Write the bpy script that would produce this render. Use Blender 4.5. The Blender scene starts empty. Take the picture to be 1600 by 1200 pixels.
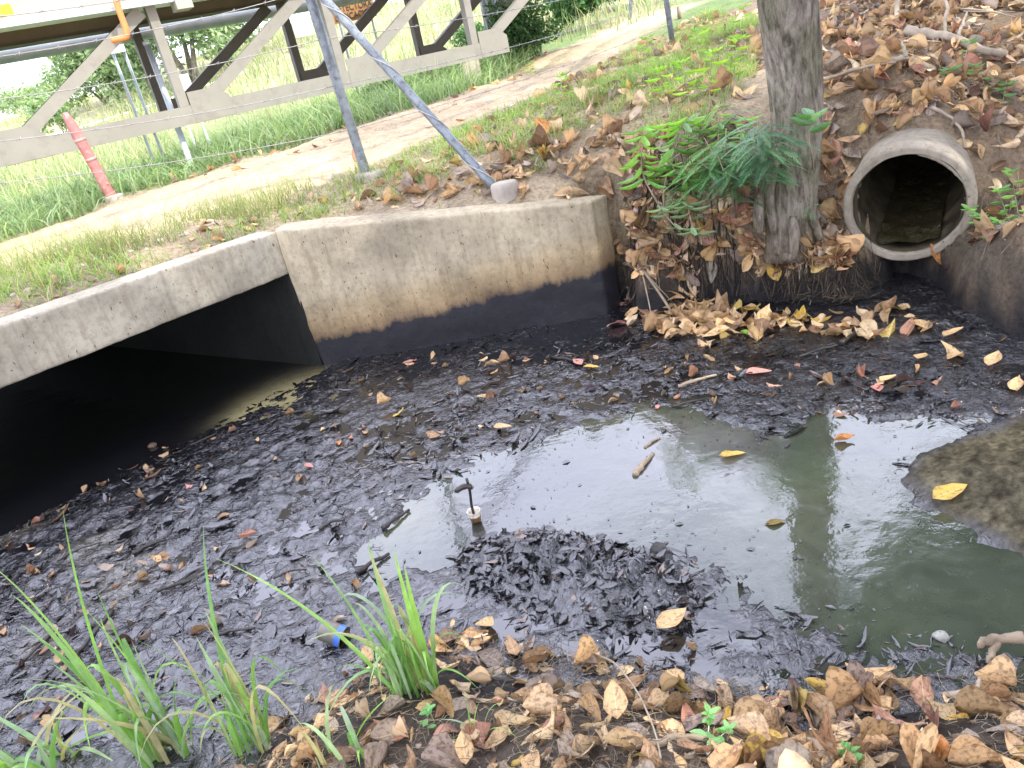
import bpy, bmesh, math, random
import numpy as np
from mathutils import Vector, Matrix

random.seed(7)
RNG = np.random.RandomState(11)
SC = bpy.context.scene
COL = SC.collection

# ------------------------------------------------------------------ camera
FPX = 1202.0                       # focal length in pixels of the 1600 px wide photograph
_p, _r, CAMH = math.radians(23.5), math.radians(12.4), 2.2
_R = np.array([1, 0, 0.]); _U = np.array([0, math.sin(_p), math.cos(_p)])
FW = np.array([0, math.cos(_p), -math.sin(_p)])
CX = math.cos(_r)*_R - math.sin(_r)*_U
CY = math.sin(_r)*_R + math.cos(_r)*_U
C0 = np.array([0, 0, CAMH])
cam = bpy.data.objects.new('camera', bpy.data.cameras.new('camera'))
COL.objects.link(cam)
cam.matrix_world = Matrix(((CX[0], CY[0], -FW[0], 0), (CX[1], CY[1], -FW[1], 0),
                           (CX[2], CY[2], -FW[2], CAMH), (0, 0, 0, 1)))
cam.data.sensor_width = 36.0
cam.data.lens = 36.0*FPX/1600.0
cam.data.clip_start = 0.05
cam.data.clip_end = 600.0
SC.camera = cam

def ray(px, py): return CX*(px-800)/FPX + CY*(600-py)/FPX + FW
def Pz(px, py, z): d = ray(px, py); return C0 + d*(z-CAMH)/d[2]
def Py(px, py, y): d = ray(px, py); return C0 + d*y/d[1]

# ------------------------------------------------------------------ sky, sun, exposure
SUN_TO = np.array([0.52, -0.42, 0.80]); SUN_TO /= np.linalg.norm(SUN_TO)
world = bpy.data.worlds.new('World'); SC.world = world; world.use_nodes = True
wn = world.node_tree; wn.nodes.clear()
w_out = wn.nodes.new('ShaderNodeOutputWorld'); w_bg = wn.nodes.new('ShaderNodeBackground')
w_sky = wn.nodes.new('ShaderNodeTexSky'); w_sky.sky_type = 'NISHITA'; w_sky.sun_disc = False
w_sky.sun_elevation = math.asin(SUN_TO[2]); w_sky.sun_rotation = math.atan2(SUN_TO[0], SUN_TO[1])
w_sky.air_density = 1.0; w_sky.dust_density = 2.0
w_tc = wn.nodes.new('ShaderNodeTexCoord'); w_map = wn.nodes.new('ShaderNodeMapping')
w_map.inputs['Scale'].default_value = (1, 1, 2.6)
w_noi = wn.nodes.new('ShaderNodeTexNoise'); w_noi.inputs['Scale'].default_value = 1.6
w_noi.inputs['Detail'].default_value = 7; w_noi.inputs['Roughness'].default_value = 0.55
w_rmp = wn.nodes.new('ShaderNodeValToRGB')
w_rmp.color_ramp.elements[0].position = 0.22; w_rmp.color_ramp.elements[1].position = 0.46
w_mix = wn.nodes.new('ShaderNodeMixRGB'); w_mix.inputs['Color2'].default_value = (12.2, 12.6, 15.8, 1)
wn.links.new(w_tc.outputs['Generated'], w_map.inputs['Vector'])
wn.links.new(w_map.outputs['Vector'], w_noi.inputs['Vector'])
wn.links.new(w_noi.outputs['Fac'], w_rmp.inputs['Fac'])
wn.links.new(w_rmp.outputs['Color'], w_mix.inputs['Fac'])
wn.links.new(w_sky.outputs['Color'], w_mix.inputs['Color1'])
wn.links.new(w_mix.outputs['Color'], w_bg.inputs['Color'])
w_bg.inputs['Strength'].default_value = 0.15
wn.links.new(w_bg.outputs['Background'], w_out.inputs['Surface'])
sun = bpy.data.objects.new('sun', bpy.data.lights.new('sun', 'SUN')); COL.objects.link(sun)
sun.data.energy = 3.0; sun.data.angle = math.radians(1.5); sun.data.color = (1, .95, .86)
sun.rotation_euler = Vector(SUN_TO).to_track_quat('Z', 'Y').to_euler()
SC.view_settings.view_transform = 'Standard'; SC.view_settings.look = 'None'
SC.view_settings.gamma = 1.0; SC.view_settings.exposure = 1.0
SC.view_settings.use_curve_mapping = False

# ------------------------------------------------------------------ helpers
def hash3(ix, iy, iz, seed=0):
    h = (ix.astype(np.int64)*374761393 + iy.astype(np.int64)*668265263 + iz.astype(np.int64)*2147483647 + seed*1274126177) & 0xffffffff
    h = ((h ^ (h >> 13))*1274126177) & 0xffffffff
    h = (h ^ (h >> 16)) & 0xffffffff
    h = (h*2246822519) & 0xffffffff
    h = h ^ (h >> 15)
    return (h & 0xffffff)/float(0xffffff)
def vnoise(x, y, z=None, seed=0):
    x = np.asarray(x, float); y = np.asarray(y, float)
    z = np.zeros_like(x) if z is None else np.asarray(z, float)
    ix, iy, iz = np.floor(x), np.floor(y), np.floor(z)
    fx, fy, fz = x-ix, y-iy, z-iz
    fx = fx*fx*(3-2*fx); fy = fy*fy*(3-2*fy); fz = fz*fz*(3-2*fz)
    r = 0
    for dx in (0, 1):
        for dy in (0, 1):
            for dz in (0, 1):
                w = (fx if dx else 1-fx)*(fy if dy else 1-fy)*(fz if dz else 1-fz)
                r = r + w*hash3(ix+dx, iy+dy, iz+dz, seed)
    return r*2-1
def fbm(x, y, z=None, oct=4, seed=0, gain=.5):
    s = 0; a = 1.0; f = 1.0; n = 0
    for o in range(oct):
        s = s + a*vnoise(np.asarray(x)*f, np.asarray(y)*f, None if z is None else np.asarray(z)*f, seed+o*17)
        n += a; a *= gain; f *= 2.03
    return s/n
def sstep(a, b, x):
    t = np.clip((x-a)/(b-a), 0, 1); return t*t*(3-2*t)

def tag(o, label=None, cat=None, group=None, kind=None):
    if label: o['label'] = label
    if cat: o['category'] = cat
    if group: o['group'] = group
    if kind: o['kind'] = kind
    return o
def thing(name, label, cat, loc=(0, 0, 0), group=None):
    o = bpy.data.objects.new(name, None); COL.objects.link(o); o.location = Vector([float(v) for v in loc])
    o.empty_display_size = .1
    return tag(o, label, cat, group)
def link(name, me, parent=None, mat=None):
    o = bpy.data.objects.new(name, me); COL.objects.link(o)
    if parent is not None:
        o.parent = parent
        o.matrix_parent_inverse = Matrix.Translation(-parent.location)
    if mat and not me.materials: me.materials.append(mat)
    return o
def np_mesh(name, V, faces, smooth=True, col=None, uv=None):
    """V (n,3); faces: array (m,k) or list of such arrays"""
    me = bpy.data.meshes.new(name)
    if not isinstance(faces, list): faces = [faces]
    faces = [np.asarray(f, np.int32) for f in faces if len(f)]
    V = np.asarray(V, np.float32)
    tot = sum(f.size for f in faces); nf = sum(len(f) for f in faces)
    me.vertices.add(len(V)); me.vertices.foreach_set('co', V.ravel())
    me.loops.add(tot); me.polygons.add(nf)
    li = np.concatenate([f.ravel() for f in faces]) if faces else np.zeros(0, np.int32)
    me.loops.foreach_set('vertex_index', li)
    cnt = np.concatenate([np.full(len(f), f.shape[1], np.int32) for f in faces])
    st = np.concatenate([[0], np.cumsum(cnt)[:-1]]).astype(np.int32)
    me.polygons.foreach_set('loop_start', st)
    me.polygons.foreach_set('use_smooth', np.full(nf, smooth))
    if col is not None:
        a = me.color_attributes.new('col', 'FLOAT_COLOR', 'POINT')
        c4 = np.ones((len(V), 4), np.float32); c4[:, :3] = col
        a.data.foreach_set('color', c4.ravel())
    if uv is not None:
        u = me.uv_layers.new(name='uv')
        u.data.foreach_set('uv', np.asarray(uv, np.float32)[li].ravel())
    me.update(calc_edges=True); me.validate()
    return me
class MB:
    """collects verts / faces into one mesh"""
    def __init__(s): s.v = []; s.q = []; s.t = []; s.n = 0
    def add(s, V, F):
        V = np.asarray(V, float); s.v.append(V)
        F = np.asarray(F, int) + s.n
        (s.q if F.shape[1] == 4 else s.t).append(F); s.n += len(V)
    def tube(s, pts, rad, n=8, cap=True, noise=0, nf=8, seed=0, flat=1.0):
        pts = np.asarray(pts, float); m = len(pts)
        rad = np.full(m, rad) if np.isscalar(rad) else np.asarray(rad, float)
        T = np.gradient(pts, axis=0); T /= np.linalg.norm(T, axis=1)[:, None]+1e-9
        up = np.array([0, 0, 1.]) if abs(T[0][2]) < .9 else np.array([1., 0, 0])
        N = np.cross(T[0], up); N /= np.linalg.norm(N); rings = []
        for i in range(m):
            N = N - T[i]*N.dot(T[i]); N /= np.linalg.norm(N)+1e-9
            B = np.cross(T[i], N)
            a = np.linspace(0, 2*np.pi, n, endpoint=False)
            rings.append(pts[i] + rad[i]*(np.cos(a)[:, None]*N + flat*np.sin(a)[:, None]*B))
        V = np.vstack(rings)
        if noise:
            c = np.repeat(pts, n, axis=0); d = V-c
            V = c + d*(1+noise*fbm(V[:, 0]*nf, V[:, 1]*nf, V[:, 2]*nf, 3, seed))[:, None]
        i, j = np.meshgrid(np.arange(m-1), np.arange(n), indexing='ij'); i = i.ravel(); j = j.ravel()
        j2 = (j+1) % n
        F = np.stack([i*n+j, i*n+j2, (i+1)*n+j2, (i+1)*n+j], 1)
        b = s.n; s.add(V, F)
        if cap:
            s.v.append(np.array([pts[0], pts[-1]])); c0 = s.n; c1 = s.n+1; s.n += 2
            a = np.arange(n); a2 = (a+1) % n
            s.t.append(np.stack([np.full(n, c0), b+a2, b+a], 1))
            s.t.append(np.stack([np.full(n, c1), b+(m-1)*n+a, b+(m-1)*n+a2], 1))
        return s
    def bar(s, a, b, w, h, up=(0, 0, 1)):
        """box from a to b, w across, h along up"""
        a = np.asarray(a, float); b = np.asarray(b, float); t = b-a; t /= np.linalg.norm(t)
        up = np.asarray(up, float); sx = np.cross(t, up); sx /= np.linalg.norm(sx); uz = np.cross(sx, t)
        V = [p+sx*w/2*i+uz*h/2*j for p in (a, b) for i, j in ((-1, -1), (1, -1), (1, 1), (-1, 1))]
        s.add(V, [[0, 1, 2, 3], [7, 6, 5, 4], [0, 4, 5, 1], [1, 5, 6, 2], [2, 6, 7, 3], [3, 7, 4, 0]]); return s
    def mesh(s, name, smooth=True, col=None, uv=None):
        V = np.vstack(s.v); fs = []
        if s.q: fs.append(np.vstack(s.q))
        if s.t: fs.append(np.vstack(s.t))
        return np_mesh(name, V, fs, smooth, col, uv)
    def build(s, name, mat, parent=None, smooth=True, **k):
        return link(name, s.mesh(name, smooth, **k), parent, mat)
def bevel(o, w=.008, seg=2, ang=35):
    m = o.modifiers.new('bevel', 'BEVEL'); m.width = w; m.segments = seg; m.limit_method = 'ANGLE'; m.angle_limit = math.radians(ang)
    return o
def split_auto(o, ang=35):
    me = o.data
    bm = bmesh.new(); bm.from_mesh(me)
    bmesh.ops.remove_doubles(bm, verts=bm.verts, dist=1e-5)
    bmesh.ops.recalc_face_normals(bm, faces=bm.faces)
    for e in bm.edges:
        if len(e.link_faces) == 2 and e.calc_face_angle(0) > math.radians(ang): e.smooth = False
    bm.to_mesh(me); bm.free(); return o
def rough_block(name, corners, div, mat, parent, amp=.004, seed=0, bev=.014, big=.0):
    """hexahedron (bottom 4 ccw, top 4 ccw), faces subdivided, displaced like cast concrete, edges worn"""
    c = [np.asarray(p, float) for p in corners]; nx, ny, nz = div; mb = MB()
    def face(a, b, cc, d, n, m):
        u, v = np.meshgrid(np.linspace(0, 1, n+1), np.linspace(0, 1, m+1), indexing='ij')
        u = u.ravel()[:, None]; v = v.ravel()[:, None]
        V = a*(1-u)*(1-v)+b*u*(1-v)+cc*u*v+d*(1-u)*v
        i, j = np.meshgrid(np.arange(n), np.arange(m), indexing='ij'); i = i.ravel(); j = j.ravel()
        k = m+1
        mb.add(V, np.stack([i*k+j, (i+1)*k+j, (i+1)*k+j+1, i*k+j+1], 1))
    face(c[0], c[3], c[2], c[1], ny, nx); face(c[4], c[5], c[6], c[7], nx, ny)
    face(c[0], c[1], c[5], c[4], nx, nz); face(c[2], c[3], c[7], c[6], nx, nz)
    face(c[1], c[2], c[6], c[5], ny, nz); face(c[3], c[0], c[4], c[7], ny, nz)
    V = np.vstack(mb.v)
    D = np.stack([fbm(V[:, 0]*14, V[:, 1]*14, V[:, 2]*14, 3, seed+k) for k in range(3)], 1)*amp
    if big: D += np.stack([fbm(V[:, 0]*2.5, V[:, 1]*2.5, V[:, 2]*2.5, 2, seed+9+k) for k in range(3)], 1)*big
    mb.v = [V+D]
    o = mb.build(name, mat, parent)
    bm = bmesh.new(); bm.from_mesh(o.data); bmesh.ops.remove_doubles(bm, verts=bm.verts, dist=1e-5)
    bmesh.ops.recalc_face_normals(bm, faces=bm.faces)
    es = [e for e in bm.edges if len(e.link_faces) == 2 and e.calc_face_angle(0) > math.radians(35)]
    bmesh.ops.bevel(bm, geom=es, offset=bev, segments=2, profile=.5, affect='EDGES', clamp_overlap=True)
    bm.to_mesh(o.data); bm.free()
    for p in o.data.polygons: p.use_smooth = True
    return o

# ------------------------------------------------------------------ materials
class NT:
    def __init__(s, name):
        s.m = bpy.data.materials.new(name); s.m.use_nodes = True; s.t = s.m.node_tree; s.t.nodes.clear()
        s.out = s.n('ShaderNodeOutputMaterial')
        s._b = None
    def n(s, typ, **kw):
        x = s.t.nodes.new(typ)
        for k, v in kw.items():
            if k in x.inputs: x.inputs[k].default_value = v
            else: setattr(x, k, v)
        return x
    def l(s, a, b): s.t.links.new(a, b)
    def coord(s, kind='Object', scale=None):
        tc = s.n('ShaderNodeTexCoord'); o = tc.outputs[kind]
        if scale:
            mp = s.n('ShaderNodeMapping'); mp.inputs['Scale'].default_value = scale; s.l(o, mp.inputs['Vector']); o = mp.outputs['Vector']
        return o
    def noise(s, sc, det=4, ro=.55, co=None, dist=0):
        x = s.n('ShaderNodeTexNoise'); x.inputs['Scale'].default_value = sc; x.inputs['Detail'].default_value = det
        x.inputs['Roughness'].default_value = ro; x.inputs['Distortion'].default_value = dist
        if co is not None: s.l(co, x.inputs['Vector'])
        return x.outputs['Fac']
    def ramp(s, fac, stops):
        x = s.n('ShaderNodeValToRGB'); r = x.color_ramp
        while len(r.elements) < len(stops): r.elements.new(.5)
        for e, (p, c) in zip(r.elements, stops):
            e.position = p; e.color = (c if isinstance(c, tuple) else (c, c, c)) + (1,)
        s.l(fac, x.inputs['Fac']); return x.outputs['Color']
    def mix(s, a, b, f, mode='MIX'):
        x = s.n('ShaderNodeMixRGB'); x.blend_type = mode
        for v, i in ((a, 'Color1'), (b, 'Color2'), (f, 'Fac')):
            if isinstance(v, (int, float)): x.inputs[i].default_value = v if i == 'Fac' else (v, v, v, 1)
            elif isinstance(v, tuple): x.inputs[i].default_value = v+(1,)
            else: s.l(v, x.inputs[i])
        return x.outputs['Color']
    def math(s, op, a, b=0, clamp=False):
        x = s.n('ShaderNodeMath'); x.operation = op; x.use_clamp = clamp
        for v, i in ((a, 0), (b, 1)):
            if isinstance(v, (int, float)): x.inputs[i].default_value = v
            else: s.l(v, x.inputs[i])
        return x.outputs[0]
    def bump(s, h, d=.02, st=1.0):
        x = s.n('ShaderNodeBump'); x.inputs['Distance'].default_value = d; x.inputs['Strength'].default_value = st
        s.l(h, x.inputs['Height'])
        if s._b is not None: s.l(s._b, x.inputs['Normal'])
        s._b = x.outputs['Normal']
    def finish(s, color, rough=.8, spec=.5, ior=1.45, metal=0, transl=0, tcol=None, coat=0):
        p = s.n('ShaderNodeBsdfPrincipled')
        for v, i in ((color, 'Base Color'), (rough, 'Roughness'), (metal, 'Metallic'), (spec, 'Specular IOR Level'), (ior, 'IOR'), (coat, 'Coat Weight')):
            if isinstance(v, tuple): p.inputs[i].default_value = v+(1,)
            elif isinstance(v, (int, float)): p.inputs[i].default_value = v
            else: s.l(v, p.inputs[i])
        if s._b is not None: s.l(s._b, p.inputs['Normal'])
        sh = p.outputs[0]
        if transl:
            t = s.n('ShaderNodeBsdfTranslucent'); c = tcol if tcol is not None else color
            if isinstance(c, tuple): t.inputs['Color'].default_value = c+(1,)
            else: s.l(c, t.inputs['Color'])
            mx = s.n('ShaderNodeMixShader'); mx.inputs[0].default_value = transl
            s.l(sh, mx.inputs[1]); s.l(t.outputs[0], mx.inputs[2]); sh = mx.outputs[0]
        s.l(sh, s.out.inputs['Surface']); return s.m
def attr(n, name='col'):
    a = n.n('ShaderNodeAttribute'); a.attribute_name = name; return a.outputs['Color']

M = {}
def mk_leaf(name, src, rough=.55, transl=.22, veins=True):
    n = NT(name)
    if src == 'obj':
        oi = n.n('ShaderNodeObjectInfo'); c = oi.outputs['Color']
    else: c = attr(n)
    co = n.coord('UV')
    sp = n.n('ShaderNodeSeparateXYZ'); n.l(co, sp.inputs[0])
    au = n.math('ABSOLUTE', n.math('SUBTRACT', sp.outputs['X'], .5))
    mid = n.math('LESS_THAN', au, .022)
    ph = n.math('ADD', n.math('MULTIPLY', sp.outputs['Y'], 11.0), n.math('MULTIPLY', au, -7.0))
    fr = n.math('ABSOLUTE', n.math('SUBTRACT', n.math('FRACT', ph), .5))
    sv = n.math('LESS_THAN', fr, .05)
    vein = n.math('MAXIMUM', mid, n.math('MULTIPLY', sv, .16))
    obc = n.coord('Object')
    bl = n.ramp(n.noise(9, 5, .6, obc), [(.36, (.42, .36, .33)), (.5, (1, 1, 1)), (.7, (1.12, 1.08, 1.0))])
    c = n.mix(c, bl, .85, 'MULTIPLY')
    edge = n.ramp(n.math('ADD', au, n.math('MULTIPLY', n.noise(20, 3, .6, obc), .25)), [(.5, 1.0), (.66, .55)])
    c = n.mix(c, edge, .7, 'MULTIPLY')
    if veins: c = n.mix(c, n.mix(c, (1.0, .8, .5), .3), vein)
    n.bump(n.math('MULTIPLY', vein, 1.0), .0015, .6)
    n.bump(n.noise(14, 3, .6, obc), .006, .6)
    return n.finish(c, rough, transl=transl)
M['leaf_one'] = mk_leaf('dry_leaf_single', 'obj')
M['leaf_many'] = mk_leaf('dry_leaf_litter', 'attr')
M['green_leaf'] = mk_leaf('green_leaf', 'obj', .4, .35)

def m_ground():
    n = NT('soil'); co = n.coord('Object'); c = attr(n)
    f = n.ramp(n.noise(28, 6, .7, co), [(.3, .45), (.5, 1.0), (.72, 1.5)])
    g = n.ramp(n.noise(3.1, 4, .6, co), [(.3, .75), (.7, 1.2)])
    c = n.mix(n.mix(c, f, 1, 'MULTIPLY'), g, 1, 'MULTIPLY')
    w = n.n('ShaderNodeAttribute'); w.attribute_name = 'wet'
    r = n.math('SUBTRACT', .92, n.math('MULTIPLY', w.outputs['Fac'], .55))
    n.bump(n.noise(45, 6, .75, co), .03, .8); n.bump(n.noise(170, 3, .7, co), .006, .7)
    return n.finish(c, r, spec=.4)
M['ground'] = m_ground()
def m_mud():
    n = NT('black_sludge'); co = n.coord('Object'); c = attr(n)
    f = n.ramp(n.noise(30, 5, .7, co), [(.35, .5), (.55, 1.0), (.75, 1.5)])
    c = n.mix(c, f, 1, 'MULTIPLY')
    w = n.n('ShaderNodeAttribute'); w.attribute_name = 'wet'
    v = n.n('ShaderNodeTexVoronoi'); v.inputs['Scale'].default_value = 26; n.l(n.coord('Object', (1, 1.6, 1)), v.inputs['Vector'])
    n.bump(v.outputs['Distance'], .004, .6)
    n.bump(n.noise(26, 4, .6, co, 1.4), .013, .9); n.bump(n.noise(80, 2, .5, co), .0012, .8)
    r = n.math('SUBTRACT', .8, n.math('MULTIPLY', w.outputs['Fac'], n.ramp(n.noise(16, 3, .5, co), [(.35, .73), (.65, .60)])))
    return n.finish(c, r, spec=n.math('MULTIPLY', n.math('POWER', w.outputs['Fac'], 2.0), .5), ior=1.95)
M['mud'] = m_mud()
def m_water():
    n = NT('murky_water'); co = n.coord('Object'); c = attr(n)
    f = n.ramp(n.noise(5, 5, .6, co, .8), [(.3, .8), (.7, 1.2)])
    c = n.mix(c, f, 1, 'MULTIPLY')
    n.bump(n.noise(3.2, 2, .5, co, .4), .012, .35); n.bump(n.noise(15, 3, .55, co), .0022, .6)
    film = n.ramp(n.noise(4.3, 6, .62, co, 1.2), [(.38, .03), (.68, .16)])
    return n.finish(c, film, spec=.5, ior=1.95)
M['water'] = m_water()
def m_path():
    n = NT('pale_dirt'); co = n.coord('Object'); c = attr(n)
    f = n.ramp(n.noise(9, 6, .65, co), [(.3, (.72, .68, .62)), (.6, (1.1, 1.08, 1.05))])
    g = n.ramp(n.noise(60, 4, .7, co), [(.36, .62), (.5, 1.0), (.7, 1.15)])
    c = n.mix(n.mix(c, f, 1, 'MULTIPLY'), g, 1, 'MULTIPLY')
    n.bump(n.noise(40, 6, .7, co), .02, .8)
    return n.finish(c, .95, spec=.2)
M['path'] = m_path()
def m_conc(name, base, stain=False, dark=1.0):
    n = NT(name); co = n.coord('Object')
    a = n.noise(2.2, 6, .6, co); b = n.noise(22, 5, .7, co); d = n.noise(90, 3, .6, co)
    c = n.mix(tuple(x*.62*dark for x in base), tuple(x*1.15*dark for x in base), n.ramp(a, [(.32, 0.), (.68, 1.)]))
    c = n.mix(c, n.ramp(b, [(.3, .72), (.55, 1.05)]), .9, 'MULTIPLY')
    # run-down streaks
    st = n.noise(1.0, 6, .65, n.coord('Object', (20, 20, 2.6)))
    c = n.mix(c, n.ramp(st, [(.36, (.42, .34, .26)), (.5, (1, 1, 1))]), .33, 'MULTIPLY')
    pits = n.ramp(n.noise(48, 2, .5, n.coord('Object', (1, 1, .5))), [(.26, (.14, .1, .07)), (.32, (1, 1, 1))])
    c = n.mix(c, pits, .85, 'MULTIPLY')
    rough = .85
    if stain:
        sp = n.n('ShaderNodeSeparateXYZ'); n.l(co, sp.inputs[0])
        # tide mark: black film up to about 0.4 m, rust coloured rim above it
        lim = n.math('ADD', n.math('MULTIPLY', sp.outputs['X'], .06), n.math('MULTIPLY', n.math('SUBTRACT', n.noise(2.4, 6, .68, n.coord('Object', (1.6, 1.6, .7))), .5), .26))
        lim = n.math('ADD', lim, n.math('MULTIPLY', n.math('SUBTRACT', st, .5), .05))
        h = n.math('SUBTRACT', sp.outputs['Z'], lim)
        k = n.ramp(h, [(.30, 0.), (.345, .8), (.40, 1.)])
        rust = n.ramp(h, [(.34, (.62, .49, .37)), (.52, (.90, .82, .70)), (.7, (1, 1, 1))])
        c = n.mix(c, rust, 1, 'MULTIPLY')
        c = n.mix(n.mix((.010, .010, .012), (.028, .027, .03), n.noise(14, 4, .6, co)), c, k)
        rough = n.ramp(h, [(.1, .28), (.33, .5), (.42, .85)])
    n.bump(b, .008, .5); n.bump(d, .003, .6); n.bump(pits, .004, .5)
    return n.finish(c, rough, spec=.4)
M['concrete'] = m_conc('stained_concrete', (.43, .365, .24), True)
M['beam_concrete'] = m_conc('cast_concrete', (.43, .385, .28))
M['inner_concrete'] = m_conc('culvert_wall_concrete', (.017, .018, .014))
M['pipe_concrete'] = m_conc('pipe_concrete', (.35, .305, .225), dark=.95)
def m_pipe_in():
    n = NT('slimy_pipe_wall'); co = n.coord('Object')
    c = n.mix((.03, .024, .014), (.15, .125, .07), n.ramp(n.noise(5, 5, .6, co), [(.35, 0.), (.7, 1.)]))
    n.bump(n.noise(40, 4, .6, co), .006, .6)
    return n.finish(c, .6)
M['pipe_in'] = m_pipe_in()
def m_bark():
    n = NT('grey_bark'); co = n.coord('Object', (9, 9, 2.2)); co2 = n.coord('Object')
    a = n.noise(3.0, 7, .7, co, .3)
    c = n.mix((.10, .08, .058), (.36, .32, .26), n.ramp(a, [(.34, 0.), (.6, 1.)]))
    c = n.mix(c, n.ramp(n.noise(3.5, 4, .6, co2), [(.4, (.62, .66, .5)), (.6, (1.15, 1.12, 1.1))]), .8, 'MULTIPLY')
    sp = n.n('ShaderNodeSeparateXYZ'); n.l(co2, sp.inputs[0])
    c = n.mix(c, n.ramp(n.math('ADD', sp.outputs['Z'], n.math('MULTIPLY', n.noise(4, 4, .6, co2), .5)), [(.35, (.50, .40, .28)), (.95, (1, 1, 1))]), 1, 'MULTIPLY')
    n.bump(a, .045, 1.0); n.bump(n.noise(1.0, 5, .7, n.coord('Object', (40, 40, 7))), .02, .8); n.bump(n.noise(60, 4, .7, co2), .008, .7)
    return n.finish(c, .9, spec=.25)
M['bark'] = m_bark()
def m_simple(name, c, rough=.6, metal=0, var=.25, sc=6, bump=.0, spec=.5, transl=0, dirt=None):
    n = NT(name); co = n.coord('Object')
    k = n.mix(tuple(x*(1-var) for x in c), tuple(min(x*(1+var), 1) for x in c), n.ramp(n.noise(sc, 5, .6, co), [(.3, 0.), (.7, 1.)]))
    if dirt: k = n.mix(k, dirt, n.ramp(n.noise(sc*2.3, 5, .7, co), [(.52, 0.), (.66, .8)]))
    if bump: n.bump(n.noise(sc*5, 4, .65, co), bump, .7)
    return n.finish(k, rough, metal=metal, spec=spec, transl=transl)
M['twig'] = m_simple('dry_wood', (.27, .21, .14), .85, bump=.006, sc=9, var=.4)
M['twig_pale'] = m_simple('bleached_wood', (.30, .25, .18), .85, bump=.006, sc=9, var=.3)
M['twig_wet'] = m_simple('wet_black_wood', (.03, .025, .02), .3, bump=.006, sc=9, var=.5)
M['truss'] = m_simple('beige_painted_steel', (.25, .235, .185), .5, sc=2.2, var=.08, dirt=(.21, .19, .15))
M['truss_soft_shade'] = m_simple('chord_deck_shaded_steel', (.26, .21, .145), .6, sc=3, var=.15)  # shade on the far top chord and deck, put into the steel colour
M['truss_shaded'] = m_simple('shaded_steel', (.11, .09, .065), .6, sc=3, var=.2)  # backlit far truss: its shade is painted in as a darker steel
M['truss_top'] = m_simple('cream_steel', (.36, .345, .28), .5, sc=2, var=.08)
M['galv'] = m_simple('galvanised_steel', (.17, .19, .195), .45, metal=.3, sc=9, var=.3, dirt=(.05, .05, .05))
M['galv_pale'] = m_simple('pale_grey_pipe', (.55, .60, .62), .4, metal=.2, sc=5, var=.15)
M['red_paint'] = m_simple('faded_red_paint', (.40, .15, .13), .55, sc=8, var=.2, dirt=(.42, .27, .24))
M['orange'] = m_simple('orange_plastic', (.75, .24, .07), .45, sc=4, var=.1)
M['yellow'] = m_simple('yellow_plastic', (.85, .62, .02), .45, sc=4, var=.1)
M['white_panel'] = m_simple('white_sheet_metal', (.62, .66, .66), .5, sc=4, var=.1)
M['wire'] = m_simple('barbed_wire_steel', (.30, .29, .27), .5, metal=.5, sc=20)
M['footing'] = m_simple('rough_footing_concrete', (.34, .30, .24), .9, bump=.012, sc=7, var=.25)
M['cardboard'] = m_simple('stained_white_cup', (.66, .60, .50), .55, sc=22, var=.12, dirt=(.30, .14, .04))
M['cup_dirty'] = m_simple('rusty_muddy_cup', (.17, .09, .035), .4, sc=30, var=.7)
M['black_rubber'] = m_simple('black_hose', (.022, .02, .02), .3, sc=30, var=.4)
M['blue_label'] = m_simple('blue_printed_band', (.05, .15, .55), .3, sc=12, var=.2)
M['dirty_tin'] = m_simple('dirty_tin', (.15, .14, .12), .45, sc=14, var=.3, metal=.3)
M['tarp'] = m_simple('white_tarpaulin', (.70, .72, .74), .6, sc=5, var=.1)
M['sign_board'] = m_simple('rusty_sign_board', (.40, .20, .07), .6, sc=9, var=.3)
M['sign_print'] = m_simple('dark_sign_lettering', (.05, .06, .05), .6, sc=9, var=.3)
def m_attr(name, rough=.6, transl=.3, tboost=1.2, spec=.4):
    n = NT(name); c = attr(n)
    t = n.mix(c, (tboost*1.1, tboost*1.2, tboost*.7), 1, 'MULTIPLY')
    return n.finish(c, rough, transl=transl, tcol=t, spec=spec)
M['grass'] = m_attr('grass_blades', .5, .4, 1.5)
M['foliage'] = m_attr('tree_foliage', .5, .3, 1.2)
M['stems'] = m_attr('dry_stems', .85, 0, 1)
def m_objcol(name, rough=.45, transl=.35):
    n = NT(name); oi = n.n('ShaderNodeObjectInfo'); co = n.coord('Object')
    c = n.mix(oi.outputs['Color'], n.ramp(n.noise(12, 3, .6, co), [(.3, .7), (.7, 1.25)]), .8, 'MULTIPLY')
    t = n.mix(c, (1.6, 1.7, .8), 1, 'MULTIPLY')
    return n.finish(c, rough, transl=transl, tcol=t)
M['plant'] = m_objcol('plant_leaf')
def m_sludge_leaf():
    n = NT('sludge_coated_leaf'); c = attr(n); co = n.coord('Object')
    n.bump(n.noise(40, 3, .6, co), .004, .8)
    return n.finish(c, .10, spec=.5, ior=1.8)
M['sludge_leaf'] = m_sludge_leaf()

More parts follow.
